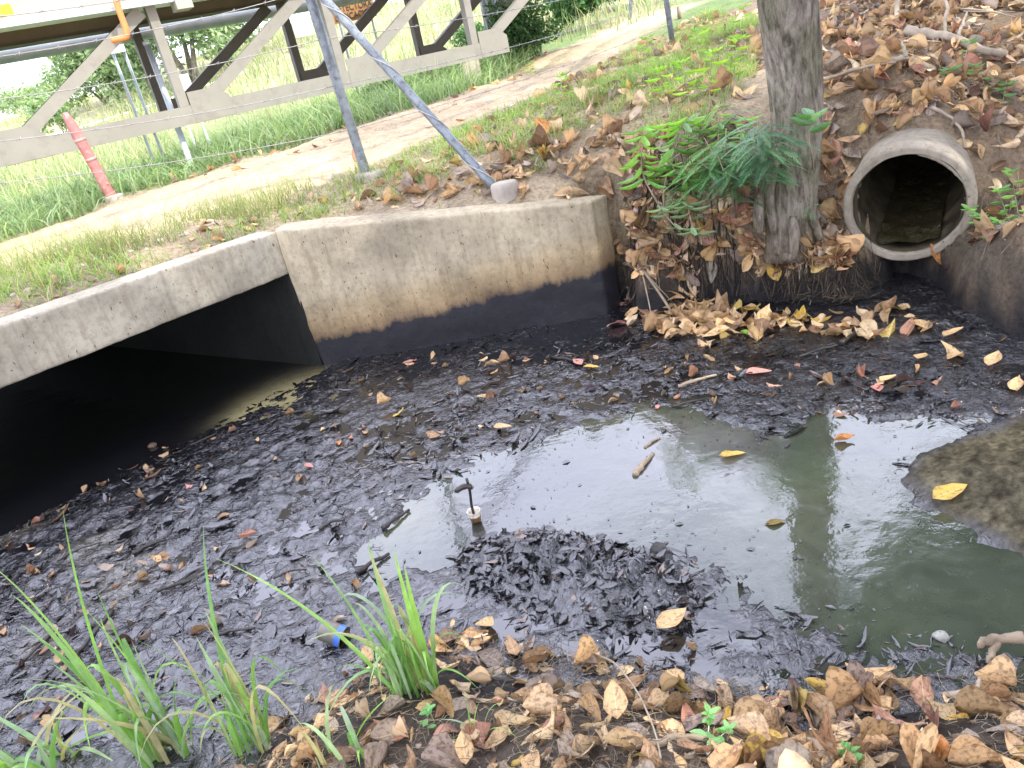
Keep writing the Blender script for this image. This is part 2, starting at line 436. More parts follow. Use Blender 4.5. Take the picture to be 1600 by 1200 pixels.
# ------------------------------------------------------------------ terrain
PDIR = np.array([-1.6, -1.5])/math.hypot(1.6, 1.5)         # along the culvert portal, to the left
A2 = np.array([-1.56, 6.33]); B2 = Pz(950, 492, 0)[:2]; BK = B2+np.array([.15, .13])    # wing wall foot, left and right end
L2 = A2 + PDIR*3.9
CDIR = np.array([-.78, .626])                               # culvert axis, away from the camera
def pxpoly(pts, z=0.): return np.array([Pz(a, b, z)[:2] for a, b in pts])
far_shore = pxpoly([(985, 500), (1100, 480), (1200, 476), (1300, 484), (1370, 478), (1405, 440), (1440, 450), (1462, 486), (1520, 512), (1600, 545)])
near_shore = pxpoly([(1600, 1045), (1400, 1048), (1250, 1068), (1100, 1055), (950, 1015), (830, 1003), (740, 968), (690, 962), (600, 1000), (520, 1030), (450, 1090), (380, 1130), (300, 1210)])
CH = np.vstack([A2, B2, BK+[.02, .06], far_shore, [[6.5, 3.0], [6.5, .8], [2.6, 1.55]], near_shore, [[-2.6, 1.2], [-5.0, 1.6], [-4.9, 3.0]], L2])
HARD = {0, len(CH)-1}                                   # edges that are walls
def seg_d(P, a, b):
    d = b-a; t = np.clip(((P-a)@d)/(d@d), 0, 1); return np.linalg.norm(P-(a+t[:, None]*d), axis=1)
def poly_sd(P, poly):
    """signed distance (negative inside), nearest edge index"""
    P = np.asarray(P, float); ins = np.zeros(len(P), bool); best = np.full(len(P), 1e9); idx = np.zeros(len(P), int); n = len(poly)
    for i in range(n):
        a, b = poly[i], poly[(i+1) % n]
        c = ((a[1] > P[:, 1]) != (b[1] > P[:, 1]))
        with np.errstate(divide='ignore', invalid='ignore'):
            xi = (b[0]-a[0])*(P[:, 1]-a[1])/(b[1]-a[1]+1e-12)+a[0]
        ins ^= c & (P[:, 0] < xi)
        d = seg_d(P, a, b); m = d < best; best[m] = d[m]; idx[m] = i
    return np.where(ins, -best, best), idx
ctl = []
for a in [(0, 470, 1.26), (200, 400, 1.26), (430, 340, 1.22), (560, 330, 1.15), (700, 322, 1.08), (850, 308, 1.02), (940, 298, .98), (0, 400, 1.27), (300, 330, 1.3), (570, 270, 1.33),
          (780, 290, 1.14), (900, 265, 1.14), (830, 150, 1.52), (700, 205, 1.42), (180, 312, 1.36), (400, 245, 1.47), (620, 185, 1.56), (740, 140, 1.63),
          (1000, 300, .98), (1010, 400, .5), (1150, 405, .45), (1220, 440, .28), (1100, 320, .85), (1050, 200, 1.33), (1000, 130, 1.55), (1140, 200, 1.3),
          (1310, 425, .30), (1450, 408, .36), (1600, 425, .46), (1575, 345, .66)]:
    ctl.append(Pz(*a))
for a in [(1560, 240, 5.6), (1500, 100, 7.0), (1560, 10, 8.2), (1600, 120, 6.6), (1350, 110, 7.4), (1300, 30, 8.8), (1420, 5, 8.8),
          (1180, 40, 13.), (1180, 5, 16), (1090, 8, 20), (1000, 12, 24), (870, 80, 17.), (940, 60, 19.), (900, 110, 14.), (1600, -60, 10), (1500, -80, 12),
          (650, 0, 45), (400, 55, 45), (150, 150, 50), (0, 190, 50), (900, -10, 45), (1300, -60, 45), (500, 60, 33), (250, 150, 33), (740, 30, 30)]:
    ctl.append(Py(*a))
for x, y, z in [(-4, .8, .5), (-2, .9, .34), (0, 1.3, .34), (1.5, 1.2, .36), (3, 1.0, .4), (6, .5, .6), (0, .2, .55), (0, -3, .8), (-5, -3, .8), (5, -3, .8), (-1.2, 1.9, .2), (.2, 1.75, .2), (1.3, 1.6, .18),
                (-6.5, 4.5, 1.2), (-7, 2, .9), (-7, 8, 1.25), (-9, 11, 1.0), (-6, 16, 1.2), (-2, 19, 1.6), (-16, 20, 1.2), (-9, 5, 1.2), (9, 4, 1.6), (8, 7, 2.2), (12, 12, 2.6), (6, 18, 2.1)]:
    ctl.append(np.array([x, y, z], float))
PIPE_Y = 5.2
PC = Py(1417, 322, PIPE_Y); PR = 95*((PC-C0)@FW)/FPX
PAX = np.array([.56, .82, .09]); PAX /= np.linalg.norm(PAX)
_u = np.array([PAX[1], -PAX[0]])/math.hypot(PAX[0], PAX[1])
ctl.append(Py(1236, 350, 5.55)); ctl.append(Py(1240, 400, 5.42)); ctl.append(Py(1180, 395, 5.45)); ctl.append(Py(1295, 400, 5.38))
for al, la, dz in [(.16, 0, PR-.30), (.42, 0, PR-.02), (.6, 0, PR+.12), (.3, -.55, -.05), (.3, .55, -.02), (.15, .62, -.2), (.0, -.66, -.16), (.0, .62, -.26), (-.12, 0, -PR-.10), (.6, -.6, .40), (.6, .6, .45), (1.2, 0, PR+.45)]:
    q = PC[:2]+PAX[:2]*al+_u*la; ctl.append(np.array([q[0], q[1], PC[2]+dz]))
ctl = np.array(ctl)
def _k(r): return np.where(r > 1e-9, r*r*np.log(r+1e-12), 0)
_n = len(ctl); _Kp = np.zeros((_n+3, _n+3)); _dd = np.linalg.norm(ctl[:, None, :2]-ctl[None, :, :2], axis=2)
_Kp[:_n, :_n] = _k(_dd)+np.eye(_n)*.03; _Kp[:_n, _n] = 1; _Kp[:_n, _n+1:] = ctl[:, :2]; _Kp[_n, :_n] = 1; _Kp[_n+1:, :_n] = ctl[:, :2].T
_w = np.linalg.solve(_Kp, np.concatenate([ctl[:, 2], [0, 0, 0]]))
def tps(P):
    P = np.asarray(P, float); out = np.zeros(len(P))
    for s in range(0, len(P), 20000):
        q = P[s:s+20000]; d = np.linalg.norm(q[:, None]-ctl[None, :, :2], axis=2)
        out[s:s+20000] = _k(d)@_w[:_n] + _w[_n] + q@_w[_n+1:]
    return out
POOL = pxpoly([(560, 870), (640, 790), (760, 722), (850, 690), (1000, 638), (1100, 650), (1190, 690), (1290, 655), (1400, 660), (1520, 655), (1540, 672), (1430, 712), (1388, 748), (1440, 800), (1600, 882),
               (1760, 960), (1700, 1060), (1600, 1012), (1450, 1005), (1320, 985), (1190, 925), (1110, 880), (1050, 850), (960, 858), (900, 832), (760, 818), (700, 860), (600, 905)])
SAND = pxpoly([(1535, 672), (1430, 712), (1388, 748), (1440, 800), (1600, 882), (1760, 960), (2000, 900), (2000, 600), (1750, 640), (1600, 650)])
MOUND = pxpoly([(715, 870), (770, 835), (900, 832), (1020, 870), (1090, 930), (1080, 985), (950, 985), (850, 965), (740, 925)])
RIDGE = [(Pz(1000, 720, 0)[:2], .22)]
def culv_in(P):
    """distance behind the portal line (positive inside the culvert)"""
    nrm = np.array([-PDIR[1], PDIR[0]]); nrm = nrm if nrm@CDIR > 0 else -nrm
    return (P-A2)@nrm
def bed_h(P):
    P = np.asarray(P, float); x, y = P[:, 0], P[:, 1]
    n1 = fbm(x*2.1, y*2.1, oct=3, seed=3); n2 = fbm(x*9, y*9, oct=4, seed=5, gain=.6); n3 = np.abs(fbm(x*24, y*30, oct=3, seed=8, gain=.6))
    sp, _ = poly_sd(P, POOL); ss, _ = poly_sd(P, SAND); sm, _ = poly_sd(P, MOUND)
    sp = sp + n2*.11 + .05*n1
    z = -.001 + .016*n1 + .021*n2 + .020*n3
    left = sstep(-.3, -1.6, x)*sstep(5.6, 4.0, y)
    z += .012*left + .02*n2*left
    z = z + .055*sstep(1.6, 3.4, x)*sstep(3.6, 4.6, y)          # the delta in front of the pipe
    pool = sstep(.10, -.16, sp)
    z = z*(1-pool) - .10*pool
    for c, r in RIDGE:
        d = np.linalg.norm((P-c)*[1, .7], axis=1); z = z + np.exp(-(d/r)**2)*(.085+.04*n2)
    m = sstep(.07, -.22, sm+n2*.08); z = z + m*(.10+.11*n2+.07*n3+.05*n1)
    s = sstep(.05, -.18, ss); z = z*(1-s) + s*(.03 + .05*sstep(-.05, -.5, ss)+.022*n2+.02*n3)
    ci = sstep(-.14, .06, culv_in(P)+n2*.08); z = z*(1-ci) - .12*ci
    return z
HOLE = {}
def ground_h(P, detail=True):
    P = np.asarray(P, float)
    h = tps(P); sd, idx = poly_sd(P, CH)
    x, y = P[:, 0], P[:, 1]
    hard = np.isin(idx, list(HARD))
    right = sstep(2.2, 2.9, x)*(y > 2.5)
    w = np.where(y > 3.2, .30-.10*right, .55)
    nz = fbm(x*3.5, y*3.5, oct=3, seed=31)
    t = sstep(0, 1, (sd+nz*.05)/w); t = np.where(hard, (sd > 0).astype(float), t)
    if detail:
        cut = np.clip(sd/.4, 0, 1)
        h = h + .03*fbm(x*5, y*5, oct=4, seed=21)*cut + .05*fbm(x*1.3, y*1.3, oct=2, seed=25)*cut*sstep(8, 5, np.abs(y-7.5)*1.2)
        h = h + sstep(1, .0, np.abs(t-.5)*2)*.15*fbm(x*8, y*8, oct=4, seed=27)*(~hard)
    q = P-PC[:2]; ax2 = PAX[:2]/np.linalg.norm(PAX[:2]); al = q@ax2; la = q@np.array([ax2[1], -ax2[0]])
    cap = PC[2] - np.sqrt(np.clip(PR**2-la**2, 0, None)) - .03 + np.clip(np.abs(la)-PR, 0, None)*2.2 + np.clip(al-.0, 0, None)*9 + np.clip(-.5-al, 0, None)*4
    h = np.minimum(h, cap)
    b = -.06
    return b + (h-b)*t, sd, hard
def H(x, y):
    g, sd, hd = ground_h(np.array([[x, y]])); 
    if sd[0] < 0: return float(max(bed_h(np.array([[x, y]]))[0], 0.0))
    return float(g[0])
def Hs(P):
    P = np.asarray(P, float); g, sd, _ = ground_h(P); b = np.maximum(bed_h(P), 0); return np.where(sd < 0, np.maximum(b, g), np.maximum(g, np.where(sd < .5, b, -9)))
def on_ground(px, py, lo=.4, hi=60):
    """where the ray through that pixel meets the terrain"""
    d = ray(px, py); ts = np.concatenate([np.arange(lo, 12, .02), np.arange(12, hi, .1)])
    P = C0[None]+d[None]*ts[:, None]; z = Hs(P[:, :2]); k = np.argmax(P[:, 2] < z)
    return np.array([P[k, 0], P[k, 1], z[k]])
def grid(x0, x1, y0, y1, s):
    xs = np.arange(x0, x1+s*.5, s); ys = np.arange(y0, y1+s*.5, s); X, Y = np.meshgrid(xs, ys, indexing='ij')
    n, m = X.shape; i, j = np.meshgrid(np.arange(n-1), np.arange(m-1), indexing='ij'); i = i.ravel(); j = j.ravel()
    F = np.stack([i*m+j, (i+1)*m+j, (i+1)*m+j+1, i*m+j+1], 1)
    return np.stack([X.ravel(), Y.ravel()], 1), F
def compact(V, F, *attrs):
    u, inv = np.unique(F.ravel(), return_inverse=True); return (V[u], inv.reshape(F.shape))+tuple(a[u] for a in attrs)
def add_fattr(me, name, v):
    a = me.attributes.new(name, 'FLOAT', 'POINT'); a.data.foreach_set('value', np.asarray(v, np.float32))

# road centre line (near / far edges read off the photograph)
def road_pt(px, py):
    return on_ground(px, py)[:2]
RN = [np.array([-8.5, .2]), np.array([-6.4, 3.2])] + [road_pt(*p) for p in ((0, 432), (300, 350), (570, 258), (700, 205), (830, 150), (960, 80), (1085, 8))]
RF = [np.array([-12.0, 3.4]), np.array([-8.6, 6.2])] + [road_pt(*p) for p in ((0, 385), (180, 318), (400, 248), (590, 190), (720, 152), (860, 82), (985, 22))]
def resamp(pts, n):
    pts = np.array(pts); d = np.concatenate([[0], np.cumsum(np.linalg.norm(np.diff(pts, axis=0), axis=1))]); t = np.linspace(0, d[-1], n)
    return np.stack([np.interp(t, d, pts[:, k]) for k in range(2)], 1)
RN_, RF_ = np.array(RN), np.array(RF)
ROADP = np.vstack([RN_, RF_[::-1]])


def col_ground(P, z, sd, hard):
    x, y = P[:, 0], P[:, 1]; n = len(P)
    def C(*c): return np.tile(np.array(c, float), (n, 1))
    nz = fbm(x*1.7, y*1.7, oct=4, seed=41)[:, None]
    c = C(.20, .145, .09)
    sr, _ = poly_sd(P, ROADP)
    back = ((y > 4.9) | (x < -3))
    v = (sstep(.35, .75, z)*back*sstep(3.2, 1.4, x-.12*y))[:, None]
    c = c*(1-v)+v*(C(.33, .26, .165)*(1+.35*nz))
    nb_ = (sstep(2.9, 2.3, y)*(x > -3))[:, None]; c = c*(1-nb_)+nb_*C(.105, .082, .06)*(1+.3*nz)
    farside = (sstep(.0, .6, (y - (11.6+.55*(x+2))))*back)[:, None]
    c = c*(1-farside)+farside*C(.13, .19, .055)
    fld = sstep(20, 27, y)[:, None]; c = c*(1-fld)+fld*(C(.34, .32, .18)*(1+.3*nz))
    edge = sstep(.7, .0, sr)[:, None]; c = c*(1-edge*.75)+edge*.75*C(.40, .31, .20)
    # black wet foot of the banks
    blk = sstep(.36, .14, z + .12*nz[:, 0] - .10*sstep(2.6, 3.2, x)*0)*(sd < 1.0)*sstep(1.3, 2.6, y)
    blk2 = sstep(.16, .03, z+.05*nz[:, 0])*(y <= 2.6)
    b = np.clip(blk+blk2, 0, 1)[:, None]
    c = c*(1-b)+b*C(.013, .012, .012)
    r = (sstep(2.85, 3.05, x)*(y > 3)*sstep(.22, .34, z)*sstep(.62, .5, z))[:, None]
    c = c*(1-r)+r*C(.11, .088, .06)
    return c, b[:, 0]

def make_ground(x0, x1, y0, y1, s, name, skip=None):
    P, F = grid(x0, x1, y0, y1, s)
    z, sd, hard = ground_h(P)
    pv = np.concatenate([P, z[:, None]], 1)-PC; av = pv@PAX; rv = np.linalg.norm(pv-av[:, None]*PAX, axis=1)
    lat = pv[:, :2]@np.array([PAX[1], -PAX[0]])/math.hypot(PAX[0], PAX[1]); ins = (rv < PR*.93) & (av > -.03) & (z < PC[2]-PR*.25)
    z = np.where(ins, PC[2]+av*PAX[2]-np.sqrt(np.clip((PR*.93)**2-lat**2, 0, None)), z)
    keep = np.ones(len(F), bool); fs = sd[F]; fh = hard[F]
    keep &= ~(fs.max(1) < -.2)
    keep &= ~((fs.min(1) < .0) & fh.any(1) & (np.ptp(z[F], axis=1) > .25))
    keep &= ~((fs.min(1) < .07) & fh.any(1))
    cen = np.concatenate([P[F].mean(1), z[F].mean(1)[:, None]], 1); q = cen-PC; al = q@PAX; rr = np.linalg.norm(q-al[:, None]*PAX, axis=1)
    keep &= ~((rr < PR*.84) & (al > -.015))
    # the far mouth of the culvert stays open
    if skip is not None: keep &= ~skip(cen)
    F = F[keep]; c, w = col_ground(P, z, sd, hard)
    V, F, c, w = compact(np.concatenate([P, z[:, None]], 1), F, c, w)
    me = np_mesh(name, V, F, True, col=c); add_fattr(me, 'wet', w)
    o = link(name, me, None, M['ground']); return tag(o, kind='structure')
make_ground(-7.0, 7.0, -.6, 10.0, .04, 'ground')
def inner(c): return (c[:, 0] > -7.0) & (c[:, 0] < 7.0) & (c[:, 1] > -.6) & (c[:, 1] < 10.0)
g2 = make_ground(-21.0, 21.0, -6.6, 31.0, .2, 'ground', skip=inner)
def inner2(c): return (c[:, 0] > -21.0) & (c[:, 0] < 21.0) & (c[:, 1] > -6.6) & (c[:, 1] < 31.0)
g3 = make_ground(-141.0, 141.0, -30.6, 161.0, 2.0, 'ground', skip=inner2)

def make_bed():
    P, F = grid(-9.5, 6.6, .9, 12.6, .021)
    sd, idx = poly_sd(P, CH)
    nrm = np.array([-CDIR[1], CDIR[0]]); lat = (P-A2)@nrm; ci = culv_in(P)
    inside = (sd < .34) | ((ci > -.1) & (ci < 8.5) & (np.abs((P-A2)@np.array([CDIR[1], -CDIR[0]])+1.9) < 2.2))
    wallback = np.isin(idx, [0]) & (sd > .12)
    k = inside & ~(wallback & (ci < 0))
    F = F[k[F].all(1)]
    u, inv = np.unique(F.ravel(), return_inverse=True); F = inv.reshape(F.shape); P = P[u]
    z = bed_h(P); x, y = P[:, 0], P[:, 1]
    ss, _ = poly_sd(P, SAND); n2 = fbm(x*4, y*4, oct=4, seed=51)
    c = np.tile([.012, .012, .014], (len(P), 1)); s = sstep(.02, -.12, ss+.05*n2)[:, None]
    c = c*(1-s) + s*np.array([.085, .074, .046])*(1+.6*n2[:, None])*(1+1.1*fbm(x*26, y*26, oct=3, seed=55, gain=.8)[:, None])
    # thin tan silt patches showing in the lower left
    for (a, b, r) in ((150, 850, .16), (185, 905, .2), (20, 820, .2), (470, 895, .12), (60, 1000, .12)):
        q = Pz(a, b, .03)[:2]; t = np.exp(-(np.linalg.norm(P-q, axis=1)/r)**2)*(.6+.6*n2); t = np.clip(t, 0, .7)[:, None]
        c = c*(1-t)+t*np.array([.13, .115, .085])
    me = np_mesh('creek_bed', np.concatenate([P, z[:, None]], 1), F, True, col=c); add_fattr(me, 'wet', 1-s[:, 0]*.85)
    return tag(link('creek_bed', me, None, M['mud']), kind='structure')
make_bed()
def make_water():
    P, F = grid(-9.5, 6.5, .9, 12.6, .06)
    sd, idx = poly_sd(P, CH); ci = culv_in(P)
    inside = (sd < .12) | ((ci > -.1) & (ci < 8.5) & (np.abs((P-A2)@np.array([CDIR[1], -CDIR[0]])+1.9) < 2.2))
    F = F[inside[F].all(1)]; u, inv = np.unique(F.ravel(), return_inverse=True); F = inv.reshape(F.shape); P = P[u]
    c = np.tile([.034, .042, .026], (len(P), 1)); wp = sstep(-.02, .22, poly_sd(P, POOL)[0]+.12*fbm(P[:, 0]*3, P[:, 1]*3, oct=3, seed=63))[:, None]; c = c*(1-wp)+wp*np.array([.008, .008, .009]); x, y = P[:, 0], P[:, 1]
    for (a, b, r, cc, am) in ((470, 612, .36, (.30, .26, .13), 1.), (400, 645, .25, (.26, .23, .12), .9), (1250, 800, .5, (.07, .08, .045), .6), (1450, 930, .6, (.05, .06, .04), .7),
                              (640, 800, .25, (.08, .085, .04), .8), (1100, 700, .35, (.10, .095, .085), .9), (820, 770, .5, (.03, .03, .033), .7)):
        q = Pz(a, b, 0)[:2]; t = np.clip(np.exp(-(np.linalg.norm(P-q, axis=1)/r)**2)*am*1.2, 0, 1)[:, None]; c = c*(1-t)+t*np.array(cc)
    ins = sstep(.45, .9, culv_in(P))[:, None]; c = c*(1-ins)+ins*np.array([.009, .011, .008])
    me = np_mesh('water', np.concatenate([P, np.zeros((len(P), 1))], 1), F, True, col=c)
    return tag(link('water', me, None, M['water']), kind='structure')
make_water()
def make_path():
    n = 260; k = 34
    dn = np.concatenate([[0], np.cumsum(np.linalg.norm(np.diff(RN_, axis=0), axis=1))]); t = np.linspace(0, 1, n)
    tn = np.linspace(0, 1, len(RN_)); a = np.stack([np.interp(t, tn, RN_[:, i]) for i in (0, 1)], 1); b = np.stack([np.interp(t, tn, RF_[:, i]) for i in (0, 1)], 1)
    ker = np.ones(15)/15
    for q in (a, b):
        for i in (0, 1): q[7:-7, i] = np.convolve(q[:, i], ker, 'valid')
    s = np.linspace(-.06, 1.06, k); P = (a[:, None]*(1-s[None, :, None])+b[:, None]*s[None, :, None]).reshape(-1, 2)
    S = np.tile(s, n); z, _, _ = ground_h(P); x, y = P[:, 0], P[:, 1]
    nz = fbm(x*2.2, y*2.2, oct=4, seed=61)
    ed = np.minimum(S, 1-S); z = z + .03*sstep(-.06, .07, ed+.05*nz) - .012 - .03*np.exp(-((S-.3)/.08)**2) - .03*np.exp(-((S-.72)/.08)**2) + .012*nz
    i, j = np.meshgrid(np.arange(n-1), np.arange(k-1), indexing='ij'); i = i.ravel(); j = j.ravel()
    F = np.stack([i*k+j, (i+1)*k+j, (i+1)*k+j+1, i*k+j+1], 1)
    c = np.array([.47, .37, .24])*(1+.18*nz[:, None]); r = np.exp(-((S-.3)/.05)**2)+np.exp(-((S-.72)/.05)**2); c = c*(1-.16*np.clip(r, 0, 1)[:, None]*(.5+nz[:, None]))
    me = np_mesh('dirt_path', np.concatenate([P, z[:, None]], 1), F, True, col=c)
    return tag(link('dirt_path', me, None, M['path']), kind='structure')
make_path()

# ------------------------------------------------------------------ culvert
def z3(p, z): return np.array([p[0], p[1], z], float)
cul = thing('concrete_culvert', 'concrete box culvert with portal beam and angled wing wall stained black at the waterline', 'culvert', (A2[0], A2[1], 0))
wn2 = np.array([-(B2-A2)[1], (B2-A2)[0]]); wn2 /= np.linalg.norm(wn2)       # away from the creek
pn2 = np.array([-PDIR[1], PDIR[0]]); pn2 = pn2 if pn2@CDIR > 0 else -pn2
TH = .2
zA, zB = 1.20, .945
# face leans back slightly: the top of the corner sits left of its foot
A_t = A2+np.array([-.06, .02]); B_t = B2+np.array([.01, .02]); bt = .17
rough_block('wing_wall', [z3(A2, -.25), z3(B2, -.25), z3(BK, -.25), z3(A2+wn2*TH*1.6, -.25),
                          z3(A_t, zA), z3(B_t, zB), z3(BK+[.02, .02], zB+.01), z3(A_t+wn2*TH*1.6, zA+.01)], (60, 5, 30), M['concrete'], cul, .006, 3, .016, .012)
beamL = A_t+PDIR*4.6
zb0, zb1 = .835, 1.20
e = np.array([.0, .0])
a0 = A_t - PDIR*.03
rough_block('portal_beam', [z3(beamL, zb0+.01), z3(a0, zb0), z3(a0+pn2*.30, zb0), z3(beamL+pn2*.30, zb0+.01),
                            z3(beamL, zb1+.03), z3(a0, zb1), z3(a0+pn2*.30, zb1), z3(beamL+pn2*.30, zb1+.03)], (90, 5, 7), M['beam_concrete'], cul, .005, 7, .016, .008)
a1 = A2 + PDIR*.012 + pn2*.01
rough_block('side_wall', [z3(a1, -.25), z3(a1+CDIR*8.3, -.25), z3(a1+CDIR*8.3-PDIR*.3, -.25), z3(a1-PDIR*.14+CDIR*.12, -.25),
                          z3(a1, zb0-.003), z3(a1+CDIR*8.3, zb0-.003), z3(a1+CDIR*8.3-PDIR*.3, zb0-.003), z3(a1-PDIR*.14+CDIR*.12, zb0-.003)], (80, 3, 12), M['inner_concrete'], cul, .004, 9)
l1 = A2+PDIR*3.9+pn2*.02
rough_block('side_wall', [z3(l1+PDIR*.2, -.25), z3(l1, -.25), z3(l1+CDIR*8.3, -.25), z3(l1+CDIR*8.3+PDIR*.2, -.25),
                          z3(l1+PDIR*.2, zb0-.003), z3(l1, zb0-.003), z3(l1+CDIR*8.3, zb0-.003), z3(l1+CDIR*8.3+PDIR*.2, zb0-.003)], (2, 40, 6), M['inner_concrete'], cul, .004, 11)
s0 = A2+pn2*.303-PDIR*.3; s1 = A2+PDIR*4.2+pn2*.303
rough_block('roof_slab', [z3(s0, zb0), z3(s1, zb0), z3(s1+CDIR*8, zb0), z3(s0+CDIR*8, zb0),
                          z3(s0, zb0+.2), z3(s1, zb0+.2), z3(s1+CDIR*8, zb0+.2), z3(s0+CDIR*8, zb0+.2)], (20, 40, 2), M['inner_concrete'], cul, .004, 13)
l2 = L2+np.array([-.9, -1.4])
rough_block('wing_wall', [z3(l2, -.25), z3(L2, -.25), z3(L2+[-.2, .0], -.25), z3(l2+[-.2, .05], -.25),
                          z3(l2, .8), z3(L2, zb0-.004), z3(L2+[-.2, .0], zb0-.004), z3(l2+[-.2, .05], .8)], (20, 3, 12), M['concrete'], cul, .005, 15)

# ------------------------------------------------------------------ pipe
def make_pipe():
    t = thing('concrete_drain_pipe', 'round grey concrete drain pipe with a chipped rim jutting out of the leafy bank', 'drain pipe', (PC[0], PC[1], PC[2]-PR))
    u = np.cross(PAX, [0, 0, 1.]); u /= np.linalg.norm(u); v = np.cross(u, PAX); N = 96
    def ring(al, r, front=0.):
        a = np.linspace(0, 2*np.pi, N, endpoint=False); rr = np.full(N, r) if np.isscalar(r) else r
        nn = fbm(np.cos(a)*3+al*5, np.sin(a)*3, oct=3, seed=77)*.006
        ax = al + front + fbm(np.cos(a)*4, np.sin(a)*4, oct=3, seed=79)*.006*(al < .02)
        return PC + PAX*np.asarray(ax).reshape(-1, 1) + (rr+nn)[:, None]*(np.cos(a)[:, None]*u+np.sin(a)[:, None]*v)
    a = np.linspace(0, 2*np.pi, N, endpoint=False); deg = np.degrees(a)
    # chip: upper right of the inner rim as seen from the creek
    side = deg if u@CX > 0 else (180-deg) % 360
    chip = np.clip(sstep(20, 32, side)*sstep(78, 66, side), 0, 1)*(.75+.5*fbm(a*6, a*0+3, oct=3, seed=4))
    Ri = PR*.845
    def strip(mb, rings):
        m = len(rings); V = np.vstack(rings); i, j = np.meshgrid(np.arange(m-1), np.arange(N), indexing='ij'); i = i.ravel(); j = j.ravel()
        mb.add(V, np.stack([i*N+j, i*N+(j+1) % N, (i+1)*N+(j+1) % N, (i+1)*N+j], 1))
    mb = MB()
    strip(mb, [ring(2.4, PR*.95), ring(1.2, PR*.95), ring(.6, PR*.95), ring(.3, PR*.955), ring(.17, PR*.955), ring(.155, PR*.985), ring(.1, PR*.99), ring(.03, PR*.99), ring(.008, PR*.975),
               ring(0, PR*.955), ring(.0, PR*.93), ring(.0, Ri*1.02+.0), ring(.012, Ri - chip*.0, chip*.03), ring(.03, Ri-.004, 0)])
    o = split_auto(mb.build('pipe_shell', M['pipe_concrete'], t), 50)
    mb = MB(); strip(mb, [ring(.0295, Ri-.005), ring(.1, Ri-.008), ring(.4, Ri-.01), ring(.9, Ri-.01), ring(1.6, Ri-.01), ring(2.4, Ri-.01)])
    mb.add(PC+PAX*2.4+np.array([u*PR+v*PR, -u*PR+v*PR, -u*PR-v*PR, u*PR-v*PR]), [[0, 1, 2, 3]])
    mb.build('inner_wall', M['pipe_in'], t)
    # spalled lip hanging into the opening at upper right: broken thick rim
    mb = MB(); aa = np.radians(np.linspace(22, 80, 26)); aa = aa if u@CX > 0 else np.pi-aa
    th = (.018+.022*np.abs(fbm(aa*5, aa*0, oct=3, seed=6)))*np.sin(np.linspace(0, np.pi, 26))**.5+.002
    r0 = Ri+.004; rows = []
    for al, k in ((-.004, 0), (-.004, .8), (.02, 1.), (.06, .6), (.07, 0)):
        rr = r0-th*k; rows.append(PC+PAX*al+rr[:, None]*(np.cos(aa)[:, None]*u+np.sin(aa)[:, None]*v))
    V = np.vstack(rows); i, j = np.meshgrid(np.arange(4), np.arange(25), indexing='ij'); i = i.ravel(); j = j.ravel()
    mb.add(V, np.stack([i*26+j, i*26+j+1, (i+1)*26+j+1, (i+1)*26+j], 1)); mb.build('broken_lip', M['pipe_concrete'], t)
    # silt and trickle on the invert
    q = PC - v*(Ri*.80); m = 26; k = 60; V = []
    for i in range(k):
        al = .05+i*2.2/k; hw = math.sqrt(max(Ri**2-(Ri*.80)**2, 0))*.93
        for j in range(m):
            s = -1+2*j/(m-1); p = q+PAX*al+u*s*hw; V.append(p+v*(.022*float(vnoise(p[0]*14, p[1]*14, seed=5)) + .03*s*s-.01))
    V = np.array(V); i, j = np.meshgrid(np.arange(k-1), np.arange(m-1), indexing='ij'); i = i.ravel(); j = j.ravel()
    me = np_mesh('silt', V, np.stack([i*m+j, (i+1)*m+j, (i+1)*m+j+1, i*m+j+1], 1), True, col=np.tile([.055, .047, .022], (len(V), 1))); add_fattr(me, 'wet', np.full(len(V), .9))
    link('silt', me, t, M['mud'])
make_pipe()
# ------------------------------------------------------------------ leaves
def leaf_grid(nl=7, nw=4, wid=.5, curl=.15, bend=.12, twist=.0, ruf=.03, seed=0, obov=1.25, fold=0.):
    """a broad leaf, length 1 along +y, centred, curled; returns V, F, UV"""
    t = np.linspace(0, 1, nl+1); s = np.linspace(-1, 1, nw+1); T, S = np.meshgrid(t, s, indexing='ij'); T = T.ravel(); S = S.ravel()
    prof = np.sin(np.pi*np.clip(T, 0, 1)**obov)**.72*.5*wid + .012
    prof *= 1+.20*vnoise(T*4+seed, np.sign(S)*1.5, seed=seed)
    x = S*prof; y = T-.5; z = curl*(np.abs(S)**1.6)*prof*2 + bend*(4*(T-.5)**2)*.5 + ruf*vnoise(T*4+seed*3.1, S*2.3, seed=seed+1)
    z += fold*np.abs(x); x = x*(1-.25*abs(curl)*np.abs(S))
    a = twist*(T-.5); xc = x*np.cos(a)-z*np.sin(a); zc = x*np.sin(a)+z*np.cos(a)
    V = np.stack([xc, y, zc], 1); k = nw+1
    i, j = np.meshgrid(np.arange(nl), np.arange(nw), indexing='ij'); i = i.ravel(); j = j.ravel()
    F = np.stack([i*k+j, i*k+j+1, (i+1)*k+j+1, (i+1)*k+j], 1)
    return V, F, np.stack([S*.5+.5, T], 1)
LV = []
for k in range(16):
    LV.append(leaf_grid(7, 4, RNG.uniform(.40, .64), RNG.choice([-.6, -.25, .1, .3, .6, 1.1]), RNG.uniform(-.3, .45), RNG.uniform(-1.0, 1.0), .085, k*7+1, RNG.uniform(1.0, 1.6), RNG.uniform(-.35, .45)))
LFLAT = [leaf_grid(7, 4, .56, .18, .1, .15, .02, 200+k, 1.4) for k in range(3)]
ALL_LV = LV+LFLAT
LM = [np_mesh('leaf_blade', *ALL_LV[k][:2], True, uv=ALL_LV[k][2]) for k in range(len(ALL_LV))]
